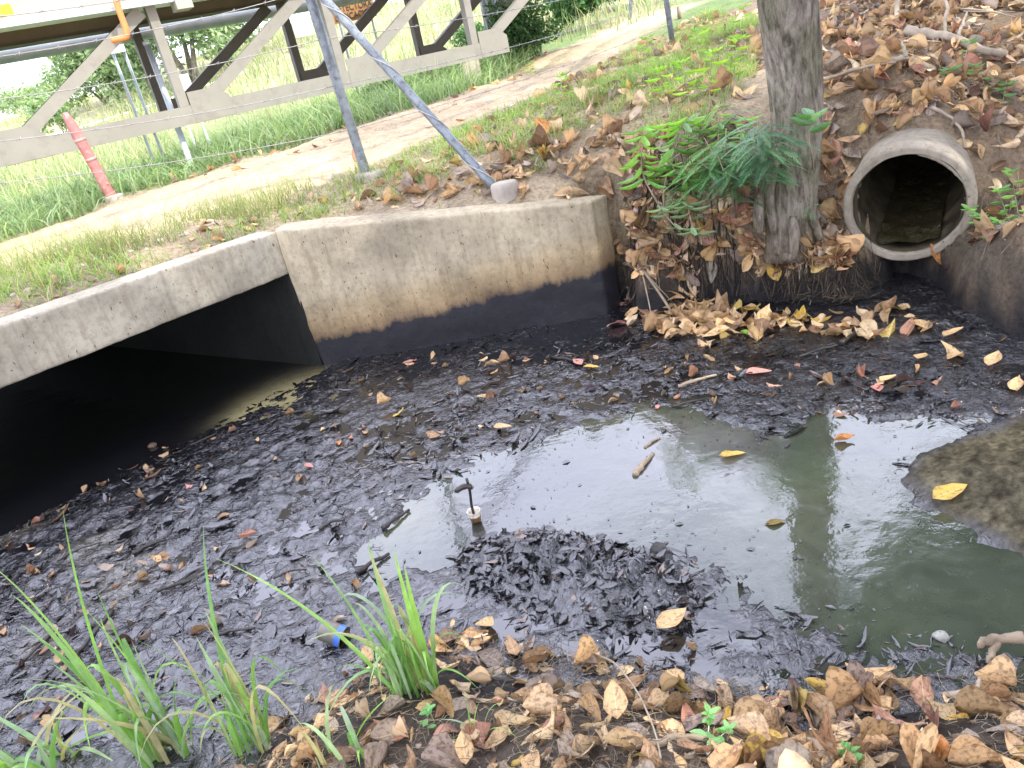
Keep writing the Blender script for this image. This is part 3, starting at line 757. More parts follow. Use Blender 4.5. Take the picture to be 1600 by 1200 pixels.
for m in LM: m.materials.append(M['leaf_one'])
TONES = {'tan': [(.64, .43, .21), (.70, .50, .27), (.58, .38, .19), (.74, .56, .34)], 'brown': [(.36, .22, .11), (.42, .27, .14), (.27, .165, .09)],
         'reddish': [(.42, .20, .13), (.46, .25, .16)], 'yellow': [(.62, .42, .09), (.56, .42, .13)], 'grey': [(.34, .27, .21), (.42, .34, .26)], 'dark': [(.05, .035, .025), (.09, .05, .03)],
         'pink': [(.55, .25, .20)], 'green': [(.22, .42, .05)], 'orange': [(.55, .24, .07)]}
def rotm(yaw, tilt, tdir, up=(0, 0, 1)):
    up = Vector(up).normalized(); q = up.to_track_quat('Z', 'Y').to_matrix()
    t = Matrix.Rotation(tilt, 3, Vector((math.cos(tdir), math.sin(tdir), 0)))
    return q @ t @ Matrix.Rotation(yaw, 3, 'Z')
def normals(P):
    e = .06; hx = Hs(P+[e, 0])-Hs(P-[e, 0]); hy = Hs(P+[0, e])-Hs(P-[0, e])
    n = np.stack([-hx/(2*e), -hy/(2*e), np.ones(len(P))], 1); n /= np.linalg.norm(n, axis=1)[:, None]; return n
def proj(P):
    v = P-C0; w = v@FW; return np.stack([800+FPX*(v@CX)/w, 600-FPX*(v@CY)/w, w], -1)

LEAVES = []          # (pos, rot 3x3, size, variant, colour, zone, tone)
def scatter_leaves(n, sampler, zone, size, tones, tilt, lift, var=None):
    P = sampler(n); P = P[:n]; z = Hs(P); N = normals(P)
    N = N*.75+np.array([0, 0, .25]); names = list(tones); w = np.array([tones[k] for k in names], float); w /= w.sum()
    for i in range(len(P)):
        tn = names[RNG.choice(len(names), p=w)]; base = np.array(TONES[tn][RNG.randint(len(TONES[tn]))]); c = np.clip(base*RNG.uniform(.65, 1.22)+RNG.uniform(-.012, .012, 3), .005, .9)
        s = RNG.uniform(*size); R = rotm(RNG.uniform(0, 6.28), abs(RNG.normal(0, tilt)), RNG.uniform(0, 6.28), N[i])
        k = RNG.randint(16) if var is None else var[RNG.randint(len(var))]
        LEAVES.append((np.array([P[i, 0], P[i, 1], z[i]+s*RNG.uniform(*lift)]), np.array(R), s, k, c, zone, tn))
def px_sampler(poly, jitter=0):
    """points spread evenly over the ground inside an outline (outline given where it meets the terrain)"""
    W = np.array([on_ground(*p)[:2] for p in poly]); lo = W.min(0); hi = W.max(0)
    def f(n):
        out = []
        while sum(map(len, out)) < n:
            q = RNG.uniform(lo, hi, (n*3, 2)); sd, _ = poly_sd(q, W); d = (fbm(q[:, 0]*1.9, q[:, 1]*1.9, oct=3, seed=91) > RNG.uniform(-.75, .45, len(q)))
            out.append(q[(sd < 0) & d])
        return np.concatenate(out)[:n]
    return f
MIX = {'tan': 8, 'brown': 3.2, 'grey': 2.2, 'reddish': .8, 'yellow': .4}
near_poly = [(1615, 1062), (1400, 1062), (1250, 1082), (1100, 1068), (950, 1030), (830, 1010), (700, 975), (600, 1015), (520, 1045), (450, 1100), (400, 1150), (330, 1215), (330, 1500), (1000, 1500), (1615, 1400)]
scatter_leaves(300, px_sampler(near_poly), 'near', (.05, .15), MIX, .33, (.02, .12))
scatter_leaves(95, px_sampler([(430, 1115), (520, 1045), (700, 985), (830, 1020), (1000, 1050), (1100, 1100), (1000, 1260), (420, 1260)]), 'near', (.08, .15), dict(MIX, tan=12), .3, (.03, .12))
scatter_leaves(150, px_sampler([(1615, 1062), (1400, 1062), (1250, 1082), (1120, 1100), (1150, 1300), (1615, 1300)]), 'near', (.07, .165), MIX, .38, (.03, .16))
scatter_leaves(620, px_sampler(near_poly), 'near', (.02, .055), {'brown': 3, 'grey': 3, 'tan': 2}, .5, (.02, .1))
bankp = [(975, 300), (1010, 340), (985, 400), (1005, 440), (1160, 410), (1240, 425), (1330, 420), (1320, 330), (1350, 230), (1440, 200), (1530, 260), (1530, 380), (1615, 400), (1615, -10), (1290, -10), (1280, 150), (1130, 200), (1060, 300)]
scatter_leaves(2000, px_sampler(bankp), 'bank', (.09, .20), dict(MIX, brown=4.5, grey=3, reddish=1.), .5, (.03, .3))
scatter_leaves(420, px_sampler([(985, 350), (1000, 450), (1110, 425), (1240, 430), (1330, 430), (1300, 350), (1180, 330), (1050, 330)]), 'bank', (.10, .2), dict(MIX, reddish=2), .8, (.03, .3))
scatter_leaves(360, px_sampler([(1290, -60), (1700, -60), (1700, 140), (1300, 120)]), 'bank', (.12, .24), dict(MIX, grey=3), .7, (.03, .25))
verge = [(560, 330), (700, 318), (930, 296), (1000, 300), (1120, 190), (1190, 130), (1190, 20), (1100, 20), (960, 90), (830, 165), (720, 215), (600, 262)]
scatter_leaves(900, px_sampler(verge), 'verge', (.09, .2), dict(MIX, grey=3, tan=10), .5, (.02, .12))
scatter_leaves(130, px_sampler([(560, 325), (800, 305), (1000, 300), (1060, 230), (1000, 200), (850, 220)]), 'verge', (.11, .22), MIX, .5, (.03, .2))
scatter_leaves(70, px_sampler([(0, 500), (430, 350), (560, 330), (560, 300), (420, 325), (0, 465)]), 'verge', (.05, .11), MIX, .4, (.02, .12))
scatter_leaves(90, px_sampler([(190, 316), (400, 262), (700, 175), (860, 95), (850, 75), (700, 150), (400, 240), (180, 300)]), 'verge', (.1, .18), MIX, .5, (.02, .12))
# the drift at the foot of the right bank, on the sludge
scatter_leaves(105, px_sampler([(960, 500), (1080, 480), (1290, 490), (1400, 478), (1480, 520), (1400, 545), (1240, 525), (1120, 545), (1040, 530)]), 'delta', (.10, .19), {'tan': 8, 'brown': 2, 'yellow': .6, 'reddish': .6}, .6, (.05, .3))
scatter_leaves(60, px_sampler([(1060, 475), (1180, 490), (1290, 495), (1280, 510), (1120, 520), (1050, 500)]), 'delta', (.12, .21), {'tan': 9, 'brown': 1.5, 'yellow': .6}, .6, (.05, .35))
scatter_leaves(60, px_sampler([(760, 560), (1600, 560), (1600, 650), (1200, 650), (700, 620)]), 'mud', (.05, .10), {'tan': 3, 'brown': 3, 'reddish': 1, 'pink': .5, 'dark': 4}, .4, (.03, .2))
scatter_leaves(75, px_sampler([(560, 560), (900, 540), (960, 620), (700, 700), (420, 800), (0, 900), (0, 800), (300, 680), (500, 600)]), 'mud', (.04, .085), {'tan': 2.5, 'brown': 3, 'reddish': 1, 'pink': .6, 'dark': 3}, .4, (.03, .2))
scatter_leaves(70, px_sampler([(0, 900), (400, 850), (620, 920), (450, 1060), (300, 1180), (0, 1180)]), 'mud', (.04, .095), {'tan': 1.2, 'brown': 3, 'reddish': .6, 'grey': 2, 'dark': 3}, .5, (.03, .2))

HERO = [  # px, py, size m, tone, yaw, tilt, variant, label
 (1052, 982, .18, 'tan', 1.9, .35, 16, 'smooth rounded tan leaf lying on black sludge below the dark mud mound'),
 (1484, 778, .185, 'yellow', 2.2, .10, 17, 'bright yellow leaf lying flat on the grey sand bar'),
 (1056, 1066, .105, 'tan', 3.2, .3, 18, 'squarish tan leaf standing on dark soil under the rounded leaf of the sludge'),
 (1145, 713, .15, 'yellow', 1.45, .12, 17, 'half sunken golden leaf floating in the middle of the pool'),
 (1320, 692, .11, 'orange', 1.5, .2, 3, 'curled orange brown leaf floating on the bright lavender reflection'),
 (786, 671, .13, 'tan', 1.2, .15, 18, 'long tan leaf on the black water above the pool edge'),
 (770, 573, .14, 'tan', 1.3, .3, 4, 'pale tan curled leaf floating before the middle of the wing wall'),
 (641, 567, .14, 'pink', 1.5, .1, 16, 'flat salmon pink leaf floating near the culvert corner'),
 (675, 559, .12, 'tan', .4, .5, 5, 'upturned tan leaf beside the salmon pink leaf by the wall'),
 (925, 580, .14, 'yellow', 1.4, .2, 17, 'ochre leaf lying against a dusky pink leaf on black water'),
 (903, 571, .13, 'pink', 1.3, .2, 16, 'dusky pink leaf touching an ochre leaf on black water'),
 (1185, 586, .18, 'pink', 1.5, .1, 18, 'long pink leaf lying alone on the sludge right of the leaf drift'),
 (1167, 523, .13, 'green', 1.5, .1, 16, 'fresh green leaf lying at the front of the tan leaf drift'),
 (965, 512, .20, 'pink', 1.8, .4, 7, 'broad coral pink leaf at the foot of the wing wall end'),
 (988, 497, .16, 'tan', 1.5, .4, 2, 'orange tan leaf leaning over the coral pink leaf'),
 (1120, 528, .22, 'tan', 2.4, .3, 17, 'large tan leaf pointing down left out of the leaf drift'),
 (1098, 484, .22, 'tan', 1.4, .6, 9, 'big crumpled tan leaf on top of the leaf drift'),
 (1438, 515, .19, 'tan', 1.4, .25, 16, 'smooth tan leaf before the dark outflow of the pipe'),
 (1490, 526, .18, 'tan', 1.6, .25, 17, 'tan leaf with wavy edge right of the outflow'),
 (1490, 560, .22, 'tan', 1.5, .3, 6, 'largest crumpled tan leaf on the black flat at the right'),
 (1440, 563, .14, 'tan', 1.9, .2, 18, 'small rounded tan leaf left of the largest crumpled leaf'),
 (1552, 572, .18, 'tan', 1.2, .35, 16, 'triangular tan leaf standing alone near the right edge of the black flat'),
 (1590, 608, .14, 'tan', 1.0, .3, 3, 'torn tan leaf at the right edge beside the sand bar'),
 (1388, 597, .13, 'tan', 1.5, .2, 18, 'narrow tan leaf lying across a pink one on the sludge'),
 (1372, 612, .13, 'pink', .3, .2, 16, 'pale pink leaf under a narrow tan leaf on the sludge'),
 (1410, 614, .15, 'dark', .8, .4, 5, 'dark curled leaf rim standing up beside the pale pink leaf'),
 (390, 845, .11, 'reddish', .9, .3, 11, 'rust coloured rolled leaf on the grey sludge at left'),
 (484, 731, .085, 'pink', .1, .1, 16, 'small pink leaf on the glistening sludge left of centre'),
 (625, 652, .11, 'yellow', .3, .4, 8, 'little twisted golden leaf left of the pool tip'),
 (603, 635, .11, 'tan', .9, .4, 10, 'creased tan leaf above the little twisted golden leaf'),
 (678, 684, .13, 'brown', 1.2, .3, 12, 'brown boat shaped leaf lying on black water'),
 (530, 693, .08, 'orange', 1.1, .2, 13, 'small orange leaf tip on the sludge below the culvert mouth'),
 (727, 603, .12, 'tan', 1.4, .3, 14, 'pale folded leaf on black water below the wall'),
 (757, 620, .12, 'tan', 1.5, .2, 15, 'thin tan leaf right of the pale folded leaf'),
 (1462, 420, .2, 'orange', .5, 1.1, 17, 'glossy orange leaf hanging below the right side of the pipe'),
 (1208, 442, .2, 'yellow', .1, 1.2, 16, 'yellow leaf hanging on the dark earth face'),
 (1455, 615+600, .16, 'orange', 2.2, .3, 17, 'big salmon orange leaf lying low on the near bank at the right'),
 (764, 985, .15, 'tan', .4, .45, 16, 'upright oval tan leaf beside the grass tuft on the near bank'),
 (965, 1112, .17, 'tan', .3, .7, 17, 'large tan leaf standing on edge among fine roots'),
 (728, 1180, .13, 'tan', .2, .3, 18, 'oval tan leaf at the bottom below the grass tuft'),
 (1290, 1080, .15, 'yellow', 1.4, .35, 6, 'golden leaf at the edge of the near bank left of the branch stub'),
 (1360, 1062, .17, 'tan', 1.0, .5, 9, 'long twisted tan leaf jutting over the waterline of the near bank'),
 (1345, 1075, .13, 'tan', 1.9, .3, 2, 'short tan leaf tucked under the long twisted one'),
 (1195, 1165, .15, 'yellow', 1.4, .3, 17, 'ochre leaf left of the bright green sprig at the bottom right'),
 (1085, 1020, .1, 'brown', .6, .9, 5, 'curled brown leaf with torn tip leaning on the rounded tan leaf'),
 (1212, 818, .10, 'yellow', 1.5, .1, 16, 'submerged ochre leaf in the green pool'),
 (560, 255, .2, 'reddish', .1, 1.35, 17, 'upright red brown leaf beside the foot of the fence post'),
 (850, 212, .22, 'orange', .2, 1.2, 16, 'orange brown leaf standing up in the verge'),
 (722, 195, .2, 'orange', 1.5, .4, 16, 'orange yellow leaf at the edge of the dirt path'),
 (1140, 372, .22, 'reddish', .8, .6, 16, 'maroon leaf in the middle of the leafy bank'),
]
def place_leaf(p, R, s, k, c, label, group=None):
    o = bpy.data.objects.new('fallen_leaf', LM[k]); COL.objects.link(o)
    o.matrix_world = Matrix.Translation(Vector(p)) @ Matrix(R).to_4x4() @ Matrix.Scale(s, 4)
    o.color = (float(c[0]), float(c[1]), float(c[2]), 1); return tag(o, label, 'leaf', group)
for (px, py, s, tn, yaw, tilt, k, lab) in HERO:
    p = on_ground(px, min(py, 1195)); n = normals(np.array([p[:2]]))[0]
    if tilt > 1: n = np.array([0, 0, 1.])
    R = rotm(yaw, tilt, RNG.uniform(2.6, 3.6), n); p = p.copy(); p[2] += s*(.035+.45*math.sin(min(tilt, 1.3))*.9)
    if 'submerged' in lab: p[2] = -.0+.002
    if 'floating' in lab and tilt < .2: p[2] = .006
    place_leaf(p, np.array(R), s*.92, k, np.array(TONES[tn][0])*(.35 if 'submerged' in lab else 1.0), lab)
pp = np.array([l[0] for l in LEAVES]); pr = proj(pp); ap = np.array([l[2] for l in LEAVES])/pr[:, 2]
vis = (pr[:, 2] > .1) & (pr[:, 0] > -30) & (pr[:, 0] < 1630) & (pr[:, 1] > -30) & (pr[:, 1] < 1230)
order = np.argsort(-np.where(vis, ap, 0))[:300-len(HERO)]; single = set(order.tolist())
ZN = {'near': ('on the near bank', 'dry leaves littering the near bank'), 'bank': ('on the leafy slope', 'dry leaves covering the slope by the pipe'),
      'verge': ('on the verge', 'dry leaves on the verge of the path'), 'delta': ('in the leaf drift', 'leaves drifted up before the pipe'), 'mud': ('stuck on black sludge', 'scattered leaves on the black sludge')}
TN = {'tan': 'tan', 'brown': 'dull brown', 'grey': 'greyish', 'reddish': 'reddish', 'yellow': 'ochre', 'dark': 'nearly black', 'pink': 'pinkish', 'orange': 'orange', 'green': 'green'}
MARKS = [(745, 810, 'the stained cup'), (655, 1060, 'the tall grass tuft'), (1052, 982, 'the rounded tan leaf'), (1112, 1150, 'the bright green sprig'), (985, 1075, 'the arching root'), (1555, 1020, 'the branch stub'),
         (1470, 1003, 'the pale stone'), (1325, 1195, 'the small bottom weed'), (965, 1112, 'the large standing leaf'), (764, 985, 'the upright oval leaf'), (540, 1000, 'the dirty tin'), (260, 1100, 'the bottom left tuft'),
         (1290, 1080, 'the golden edge leaf'), (728, 1180, 'the oval bottom leaf'), (1455, 1180, 'the big salmon leaf'), (1195, 1165, 'the ochre leaf by the sprig'), (1060, 1165, 'the dark brown stick'), (1484, 778, 'the yellow sand bar leaf'),
         (1418, 320, 'the pipe mouth'), (1240, 340, 'the tree foot'), (1500, 80, 'the thick log'), (1415, 108, 'the forked pale branch'), (1140, 372, 'the maroon leaf'), (955, 400, 'the wing wall end'), (785, 295, 'the brace footing'),
         (1190, 220, 'the feathery shrub'), (1120, 500, 'the drift centre'), (1400, 500, 'the outflow'), (484, 731, 'the small pink leaf'), (390, 845, 'the rolled rust leaf'), (1570, 300, 'the creeping plant'), (1345, 1070, 'the long twisted leaf'), (1056, 1066, 'the squarish leaf'), (455, 1085, 'the tuft gap')]
MARKS = [m for m in MARKS if m[2] != 'the tuft gap']
SH = ['broadly cupped', 'flat', 'twisted', 'folded', 'curled', 'arched', 'wavy', 'slightly bent']
used = set()
def where(px, py, head, maxn=4):
    for m in sorted(MARKS, key=lambda m: (m[0]-px)**2+(m[1]-py)**2)[:maxn]:
        dx, dy = px-m[0], py-m[1]; a = math.degrees(math.atan2(-dy, dx)) % 360; d = math.hypot(dx, dy)
        way = ['right of', 'above right of', 'above', 'above left of', 'left of', 'below left of', 'below', 'below right of'][int(((a+22.5) % 360)//45)]
        lab = ' '.join(('%s %s %s %s' % (head, 'close' if d < 45 else 'just' if d < 85 else '', way, m[2])).split())
        if lab not in used: break
    used.add(lab); return lab
def shape_word(k):
    V = ALL_LV[k][0]; zr = np.ptp(V[:, 2]); w = np.ptp(V[:, 0])
    return ('narrow ' if w < .42 else '')+('flat' if zr < .18 else 'wavy' if zr < .27 else 'twisted' if zr < .36 else 'curled')
for i in order:
    p, R, s, k, c, zn, tn = LEAVES[i]; X_, Y_ = pr[i, 0], pr[i, 1]; ok = None
    size = 'small' if s < .075 else 'large' if s > .12 else 'mid sized'
    ms = sorted(MARKS, key=lambda m: (m[0]-X_)**2+(m[1]-Y_)**2)
    for m in ms[:4]:
        dx, dy = X_-m[0], Y_-m[1]; d = math.hypot(dx, dy); a = math.degrees(math.atan2(-dy, dx)) % 360
        way = ['right of', 'above right of', 'above', 'above left of', 'left of', 'below left of', 'below', 'below right of'][int(((a+22.5) % 360)//45)]
        near = 'close' if d < 45 else 'just' if d < 85 else ''
        lab = ' '.join(('%s %s %s leaf %s %s %s' % (size, shape_word(k), TN[tn], near, way, m[2])).split())
        if lab not in used: ok = lab; break
    if ok is None: ok = lab
    if len(ok.split()) > 16: ok = ok.replace('mid sized ', '')
    used.add(ok); place_leaf(p, R, s, k, c, ok, ZN[zn][1])
Vs, Fs, Us, Cs = [], [], [], []; nb = 0
for i, (p, R, s, k, c, zn, tn) in enumerate(LEAVES):
    if i in single: continue
    V, F, U = ALL_LV[k]; Vs.append((V*s)@R.T+p); Fs.append(F+nb); Us.append(U); Cs.append(np.tile(c, (len(V), 1))); nb += len(V)
me = np_mesh('leaf_litter', np.vstack(Vs), np.vstack(Fs), True, col=np.vstack(Cs), uv=np.vstack(Us))
tag(link('leaf_litter', me, None, M['leaf_many']), 'litter of countless small dry brown leaves covering bank and verge', 'leaf litter', kind='stuff')

# sludge coated leaves sunk into the black mud: nobody could count them
def strips(P, R, L, W, cc, nl=3, bend=None, seed=0):
    """many small bent strips: P centres, R 3x3 each"""
    n = len(P); t = np.linspace(-.5, .5, nl+1); w = np.sqrt(np.clip(1-(2*t)**2*.92, 0, 1)); V = np.zeros((n, (nl+1)*3, 3))
    for a in range(nl+1):
        for b in range(3):
            s = b-1; x = s*w[a]*W*.5; y = t[a]*L; z = bend*L*(t[a]**2)*2 + np.abs(s)*W*.22*w[a]*np.sign(bend+.001)
            V[:, a*3+b] = np.stack([x, y, z], 1)
    V = np.einsum('nij,nkj->nki', R, V)+P[:, None]
    base = []
    for a in range(nl):
        for b in range(2): base.append([a*3+b, a*3+b+1, a*3+b+4, a*3+b+3])
    F = (np.array(base)[None]+(np.arange(n)*(nl+1)*3)[:, None, None]).reshape(-1, 4)
    return V.reshape(-1, 3), F, np.repeat(cc, (nl+1)*3, axis=0)
def rand_rot(n, N, tilt):
    R = np.zeros((n, 3, 3)); yaw = RNG.uniform(0, 6.28, n); tl = np.abs(RNG.normal(0, tilt, n)); td = RNG.uniform(0, 6.28, n)
    for i in range(n): R[i] = np.array(rotm(yaw[i], tl[i], td[i], N[i]))
    return R
def sunk():
    q = RNG.uniform([-4.6, 1.6], [3.8, 6.4], (40000, 2)); sd, _ = poly_sd(q, CH); b = bed_h(q); ss, _ = poly_sd(q, SAND)
    dens = .30+.30*sstep(.5, -1.5, q[:, 0])+1.1*fbm(q[:, 0]*1.9, q[:, 1]*1.9, oct=4, seed=95)
    k = (sd < .1) & (b > -.035) & (ss > .0) & (RNG.uniform(0, 1, len(q)) < dens); q = q[k][:11000]; b = b[k][:11000]; qm = RNG.uniform(MOUND.min(0), MOUND.max(0), (2600, 2)); qm = qm[poly_sd(qm, MOUND)[0] < .02][:750]; nm = len(qm); q = np.vstack([q, qm]); b = np.concatenate([b, bed_h(qm)]); n = len(q)
    L = RNG.gamma(2.2, .019, n)+.010; W = L*RNG.uniform(.08, .32, n)
    N = np.tile([0, 0, 1.], (n, 1)); R = rand_rot(n, N, .15); R[-nm:] = rand_rot(nm, N[:nm], .5); L[-nm:] = RNG.uniform(.015, .085, nm); W[-nm:] = L[-nm:]*RNG.uniform(.25, .7, nm)
    P = np.stack([q[:, 0], q[:, 1], np.maximum(b, 0)+RNG.uniform(-.006, .006, n)], 1)
    c = np.array([.010, .0095, .010])*RNG.uniform(.6, 1.6, (n, 1)); br = RNG.uniform(0, 1, n) < .09; c[br] = np.array([.10, .06, .035])*RNG.uniform(.4, 1.3, (br.sum(), 1))
    V, F, C = strips(P, R, L, W, c, 3, RNG.normal(0, .25, n)); me = np_mesh('sunken_leaves', V, F, True, col=C)
    tag(link('sunken_leaves', me, None, M['sludge_leaf']), 'mass of black rotting leaves sunk in the glistening sludge', 'rotting leaves', kind='stuff')
sunk()
def scum():
    q = RNG.uniform([-1.6, 1.8], [3.6, 5.0], (11000, 2)); sp, _ = poly_sd(q, POOL)
    d = 1.6*np.exp(-np.abs(sp)/.12)+.02+1.2*(fbm(q[:, 0]*2.6, q[:, 1]*2.6, oct=4, seed=97) > .26)
    k = (sp < 0) & (RNG.uniform(0, 1, len(q)) < d*.42); q = q[k]; n = len(q); L = RNG.gamma(1.1, .007, n)+.003; W = L*RNG.uniform(.08, .6, n)
    R = rand_rot(n, np.tile([0, 0, 1.], (n, 1)), .02); P = np.stack([q[:, 0], q[:, 1], np.full(n, .0035)], 1); c = np.array([.03, .028, .028])*RNG.uniform(.4, 2.2, (n, 1))
    V, F, C = strips(P, R, L, W, c, 2, RNG.uniform(0, .02, n)); me = np_mesh('floating_scum', V, F, True, col=C)
    tag(link('floating_scum', me, None, M['sludge_leaf']), 'specks of dark scum floating on the pool surface', 'scum', kind='stuff')
scum()

# ------------------------------------------------------------------ grass
def blades(P, h, w, lean, col, seg=4, curve=1.0, tipcol=None):
    """P (n,3) roots; h, w (n,); lean (n,2) horizontal drift of the tip as a share of h"""
    n = len(P); ang = RNG.uniform(0, 6.28, n); side = np.stack([np.cos(ang), np.sin(ang), np.zeros(n)], 1); V = np.zeros((n, 2*seg+1, 3)); C = np.zeros((n, 2*seg+1, 3))
    for a in range(seg+1):
        t = a/seg; c = P + np.stack([lean[:, 0]*h*t**(1+curve*.8), lean[:, 1]*h*t**(1+curve*.8), h*(t-.35*np.hypot(*lean.T)*t*t)], 1); ww = (w*(1-t**1.6)*.5)[:, None]
        cl = col*(.7+.45*t) if tipcol is None else col*(1-t)+tipcol*t
        if a < seg: V[:, 2*a] = c-side*ww; V[:, 2*a+1] = c+side*ww; C[:, 2*a] = cl; C[:, 2*a+1] = cl
        else: V[:, 2*a] = c; C[:, 2*a] = cl
    q = [[2*a, 2*a+1, 2*a+3, 2*a+2] for a in range(seg-1)]; o = (np.arange(n)*(2*seg+1))[:, None, None]
    Fq = (np.array(q)[None]+o).reshape(-1, 4); Ft = (np.array([[2*seg-2, 2*seg-1, 2*seg]])[None]+o).reshape(-1, 3)
    return V.reshape(-1, 3), [Fq, Ft], C.reshape(-1, 3)
def grass_field(name, n, region, h, w, cols, lean, label, cat, seg=3, thr=None, seed=0, clump=1.5, hook=None):
    W = region; lo = W.min(0); hi = W.max(0); out = []; c = 0
    while c < n:
        q = RNG.uniform(lo, hi, (n*2, 2)); sd, _ = poly_sd(q, W); k = sd < 0
        if thr is not None: k &= fbm(q[:, 0]*clump, q[:, 1]*clump, oct=3, seed=seed) > RNG.uniform(thr-.35, thr+.35, len(q))
        if hook is not None: k &= hook(q)
        out.append(q[k]); c += k.sum()
        if len(out) > 60: break
    q = np.concatenate(out)[:n]; n = len(q); z = Hs(q); hh = RNG.uniform(*h, n)*(1+.4*fbm(q[:, 0]*.8, q[:, 1]*.8, oct=2, seed=seed+5)); ww = RNG.uniform(*w, n)
    ln = RNG.normal(0, lean, (n, 2)); cc = np.array(cols)[RNG.randint(len(cols), size=n)]*RNG.uniform(.75, 1.25, (n, 1))*(1+.3*fbm(q[:, 0]*.7, q[:, 1]*.7, oct=3, seed=seed+6))[:, None]
    V, F, C = blades(np.stack([q[:, 0], q[:, 1], z-.01], 1), hh, ww, ln, cc, seg); me = np_mesh(name, V, F, True, col=C)
    return tag(link(name, me, None, M['grass']), label, cat, kind='stuff')
GR = [(.13, .24, .045), (.17, .28, .06), (.10, .20, .05), (.22, .30, .09)]
DRY = [(.38, .31, .15), (.44, .37, .2), (.32, .26, .13)]
def G(*pts): return np.array([on_ground(*p)[:2] for p in pts])
nr = RN_[2:7]; fr = RF_[1:8]
v1 = np.vstack([G((0, 500), (430, 352), (560, 335), (700, 322), (930, 300), (1010, 300), (1100, 230), (1180, 130), (1185, 30), (1110, 18), (960, 92), (830, 162), (700, 214), (570, 268), (300, 362), (0, 445))])
grass_field('verge_grass', 26000, v1, (.05, .19), (.005, .011), [(.19, .32, .07), (.24, .38, .09), (.16, .27, .07), (.32, .42, .14), (.38, .34, .16)], .6, 'short green grass with dry stalks on the verge between wall and path', 'grass', thr=.02, seed=101)
grass_field('dry_grass', 9000, v1, (.04, .13), (.002, .005), DRY, .9, 'dry straw coloured grass and stalks on the verge behind the wall', 'dry grass', thr=-.1, seed=107)
v2 = np.vstack([G((0, 470), (420, 335), (600, 275), (560, 262), (300, 345), (0, 425))])
grass_field('thin_roadside_grass', 2600, v2, (.10, .42), (.004, .008), [(.20, .27, .09), (.27, .31, .13), (.34, .33, .16)], .55, 'thin tall grass along the near edge of the dirt path', 'grass', thr=.1, seed=111)
ff = np.vstack([RF_[1:9], [[9.0, 34], [4, 36], [-14, 30], [-22, 16], [-14, 5.5]]])
def beyond(q): return True | (q[:, 0] > 0)
ffn = np.vstack([RF_[1:8]+[-.1, .12], [[RF_[7][0]-2.0, RF_[7][1]+2.5], [-1, 19], [-5, 16.5], [-9, 14.5], [-13, 11], [-13, 6]]])
grass_field('lush_grass', 26000, ffn, (.18, .62), (.012, .03), [(.25, .36, .15), (.32, .42, .20), (.20, .30, .12), (.40, .46, .28), (.22, .33, .17)], .75, 'tall lush green grass between the path and the steel truss', 'grass', seed=121)
grass_field('field_grass', 16000, np.array([[-14, 15], [-3, 18], [5, 20], [12, 30], [10, 42], [-8, 42], [-30, 42], [-34, 26]], float), (.4, .95), (.02, .04), [(.28, .34, .17), (.40, .37, .22), (.46, .42, .26), (.22, .31, .14)], .4, 'tall yellowing grass on the rising field beyond the truss', 'grass', thr=-.15, seed=131, clump=.35)

def grass_tuft(label, root, specs, cat='grass tuft'):
    """specs: tip offsets px in the photograph's scale turned to metres: (dx, dy, h, droop, width, colour)"""
    t = thing('grass_tuft', label, cat, root)
    for (dx, dy, h, droop, w, c, bx, by) in specs:
        n = 11; tt = np.linspace(0, 1, n); P = np.stack([root[0]+bx+dx*tt**1.5, root[1]+by+dy*tt**1.5, root[2]-.02+h*(tt-droop*tt**3)], 1)
        T = np.gradient(P, axis=0); side = np.cross(T, [0, 0, 1.]); 
        ang = RNG.uniform(-.9, .9); side = side/(np.linalg.norm(side, axis=1)[:, None]+1e-6)
        side = side*math.cos(ang)+np.array([CX*math.sin(ang)]); side /= np.linalg.norm(side, axis=1)[:, None]
        N = np.cross(side, T); N /= np.linalg.norm(N, axis=1)[:, None]+1e-9
        ww = (w*.5*np.clip(np.minimum(.55+tt*1.5, (1-tt**2.2)*1.02), .0, 1))[:, None]
        V = np.stack([P-side*ww, P-side*ww*.5-N*ww*.22, P-N*ww*.42, P+side*ww*.5-N*ww*.22, P+side*ww], 1).reshape(-1, 3)
        F = [[5*a+b, 5*a+b+1, 5*a+b+6, 5*a+b+5] for a in range(n-1) for b in range(4)]
        o = link('blade', np_mesh('blade', V, np.array(F), True), t, M['plant']); o.color = (*c, 1)
    return t
def rb(n, hs, spread, seed, cols=((.19, .36, .08), (.26, .44, .11), (.15, .30, .09), (.30, .42, .20), (.22, .36, .15), (.28, .38, .24), (.40, .36, .2)), wd=(.010, .017), br=.05, bias=(0, 0)):
    r = np.random.RandomState(seed); out = []
    for i in range(n):
        h = r.uniform(*hs); a = r.uniform(0, 6.28); s = abs(r.normal(0, spread*1.25))*h
        out.append((math.cos(a)*s+bias[0], math.sin(a)*s*.7+bias[1], h, r.choice([r.uniform(.05, .3), r.uniform(.4, .85), r.uniform(.6, .95)]), r.uniform(*wd), cols[r.randint(len(cols))], r.uniform(-br, br), r.uniform(-br, br)*.6))
    return out
tuft_at = lambda x, y: on_ground(x, y)
grass_tuft('tall green grass tuft in the middle of the near bank behind dry leaves', tuft_at(655, 1080), rb(50, (.26, .90), .27, 5, br=.08, wd=(.014, .025), bias=(-.03, .0)))
grass_tuft('bright green grass tuft at the bottom left in front of the sludge', tuft_at(260, 1180), rb(40, (.35, 1.25), .24, 8, br=.10, wd=(.018, .032)))
grass_tuft('slender grass tuft right of the bright bottom left tuft', tuft_at(400, 1170), rb(26, (.3, 1.05), .26, 14, br=.08, wd=(.014, .024)))
grass_tuft('low arching grass blades in the bottom left corner', on_ground(60, 1198), rb(20, (.18, .40), .8, 17, br=.14, wd=(.02, .036)))
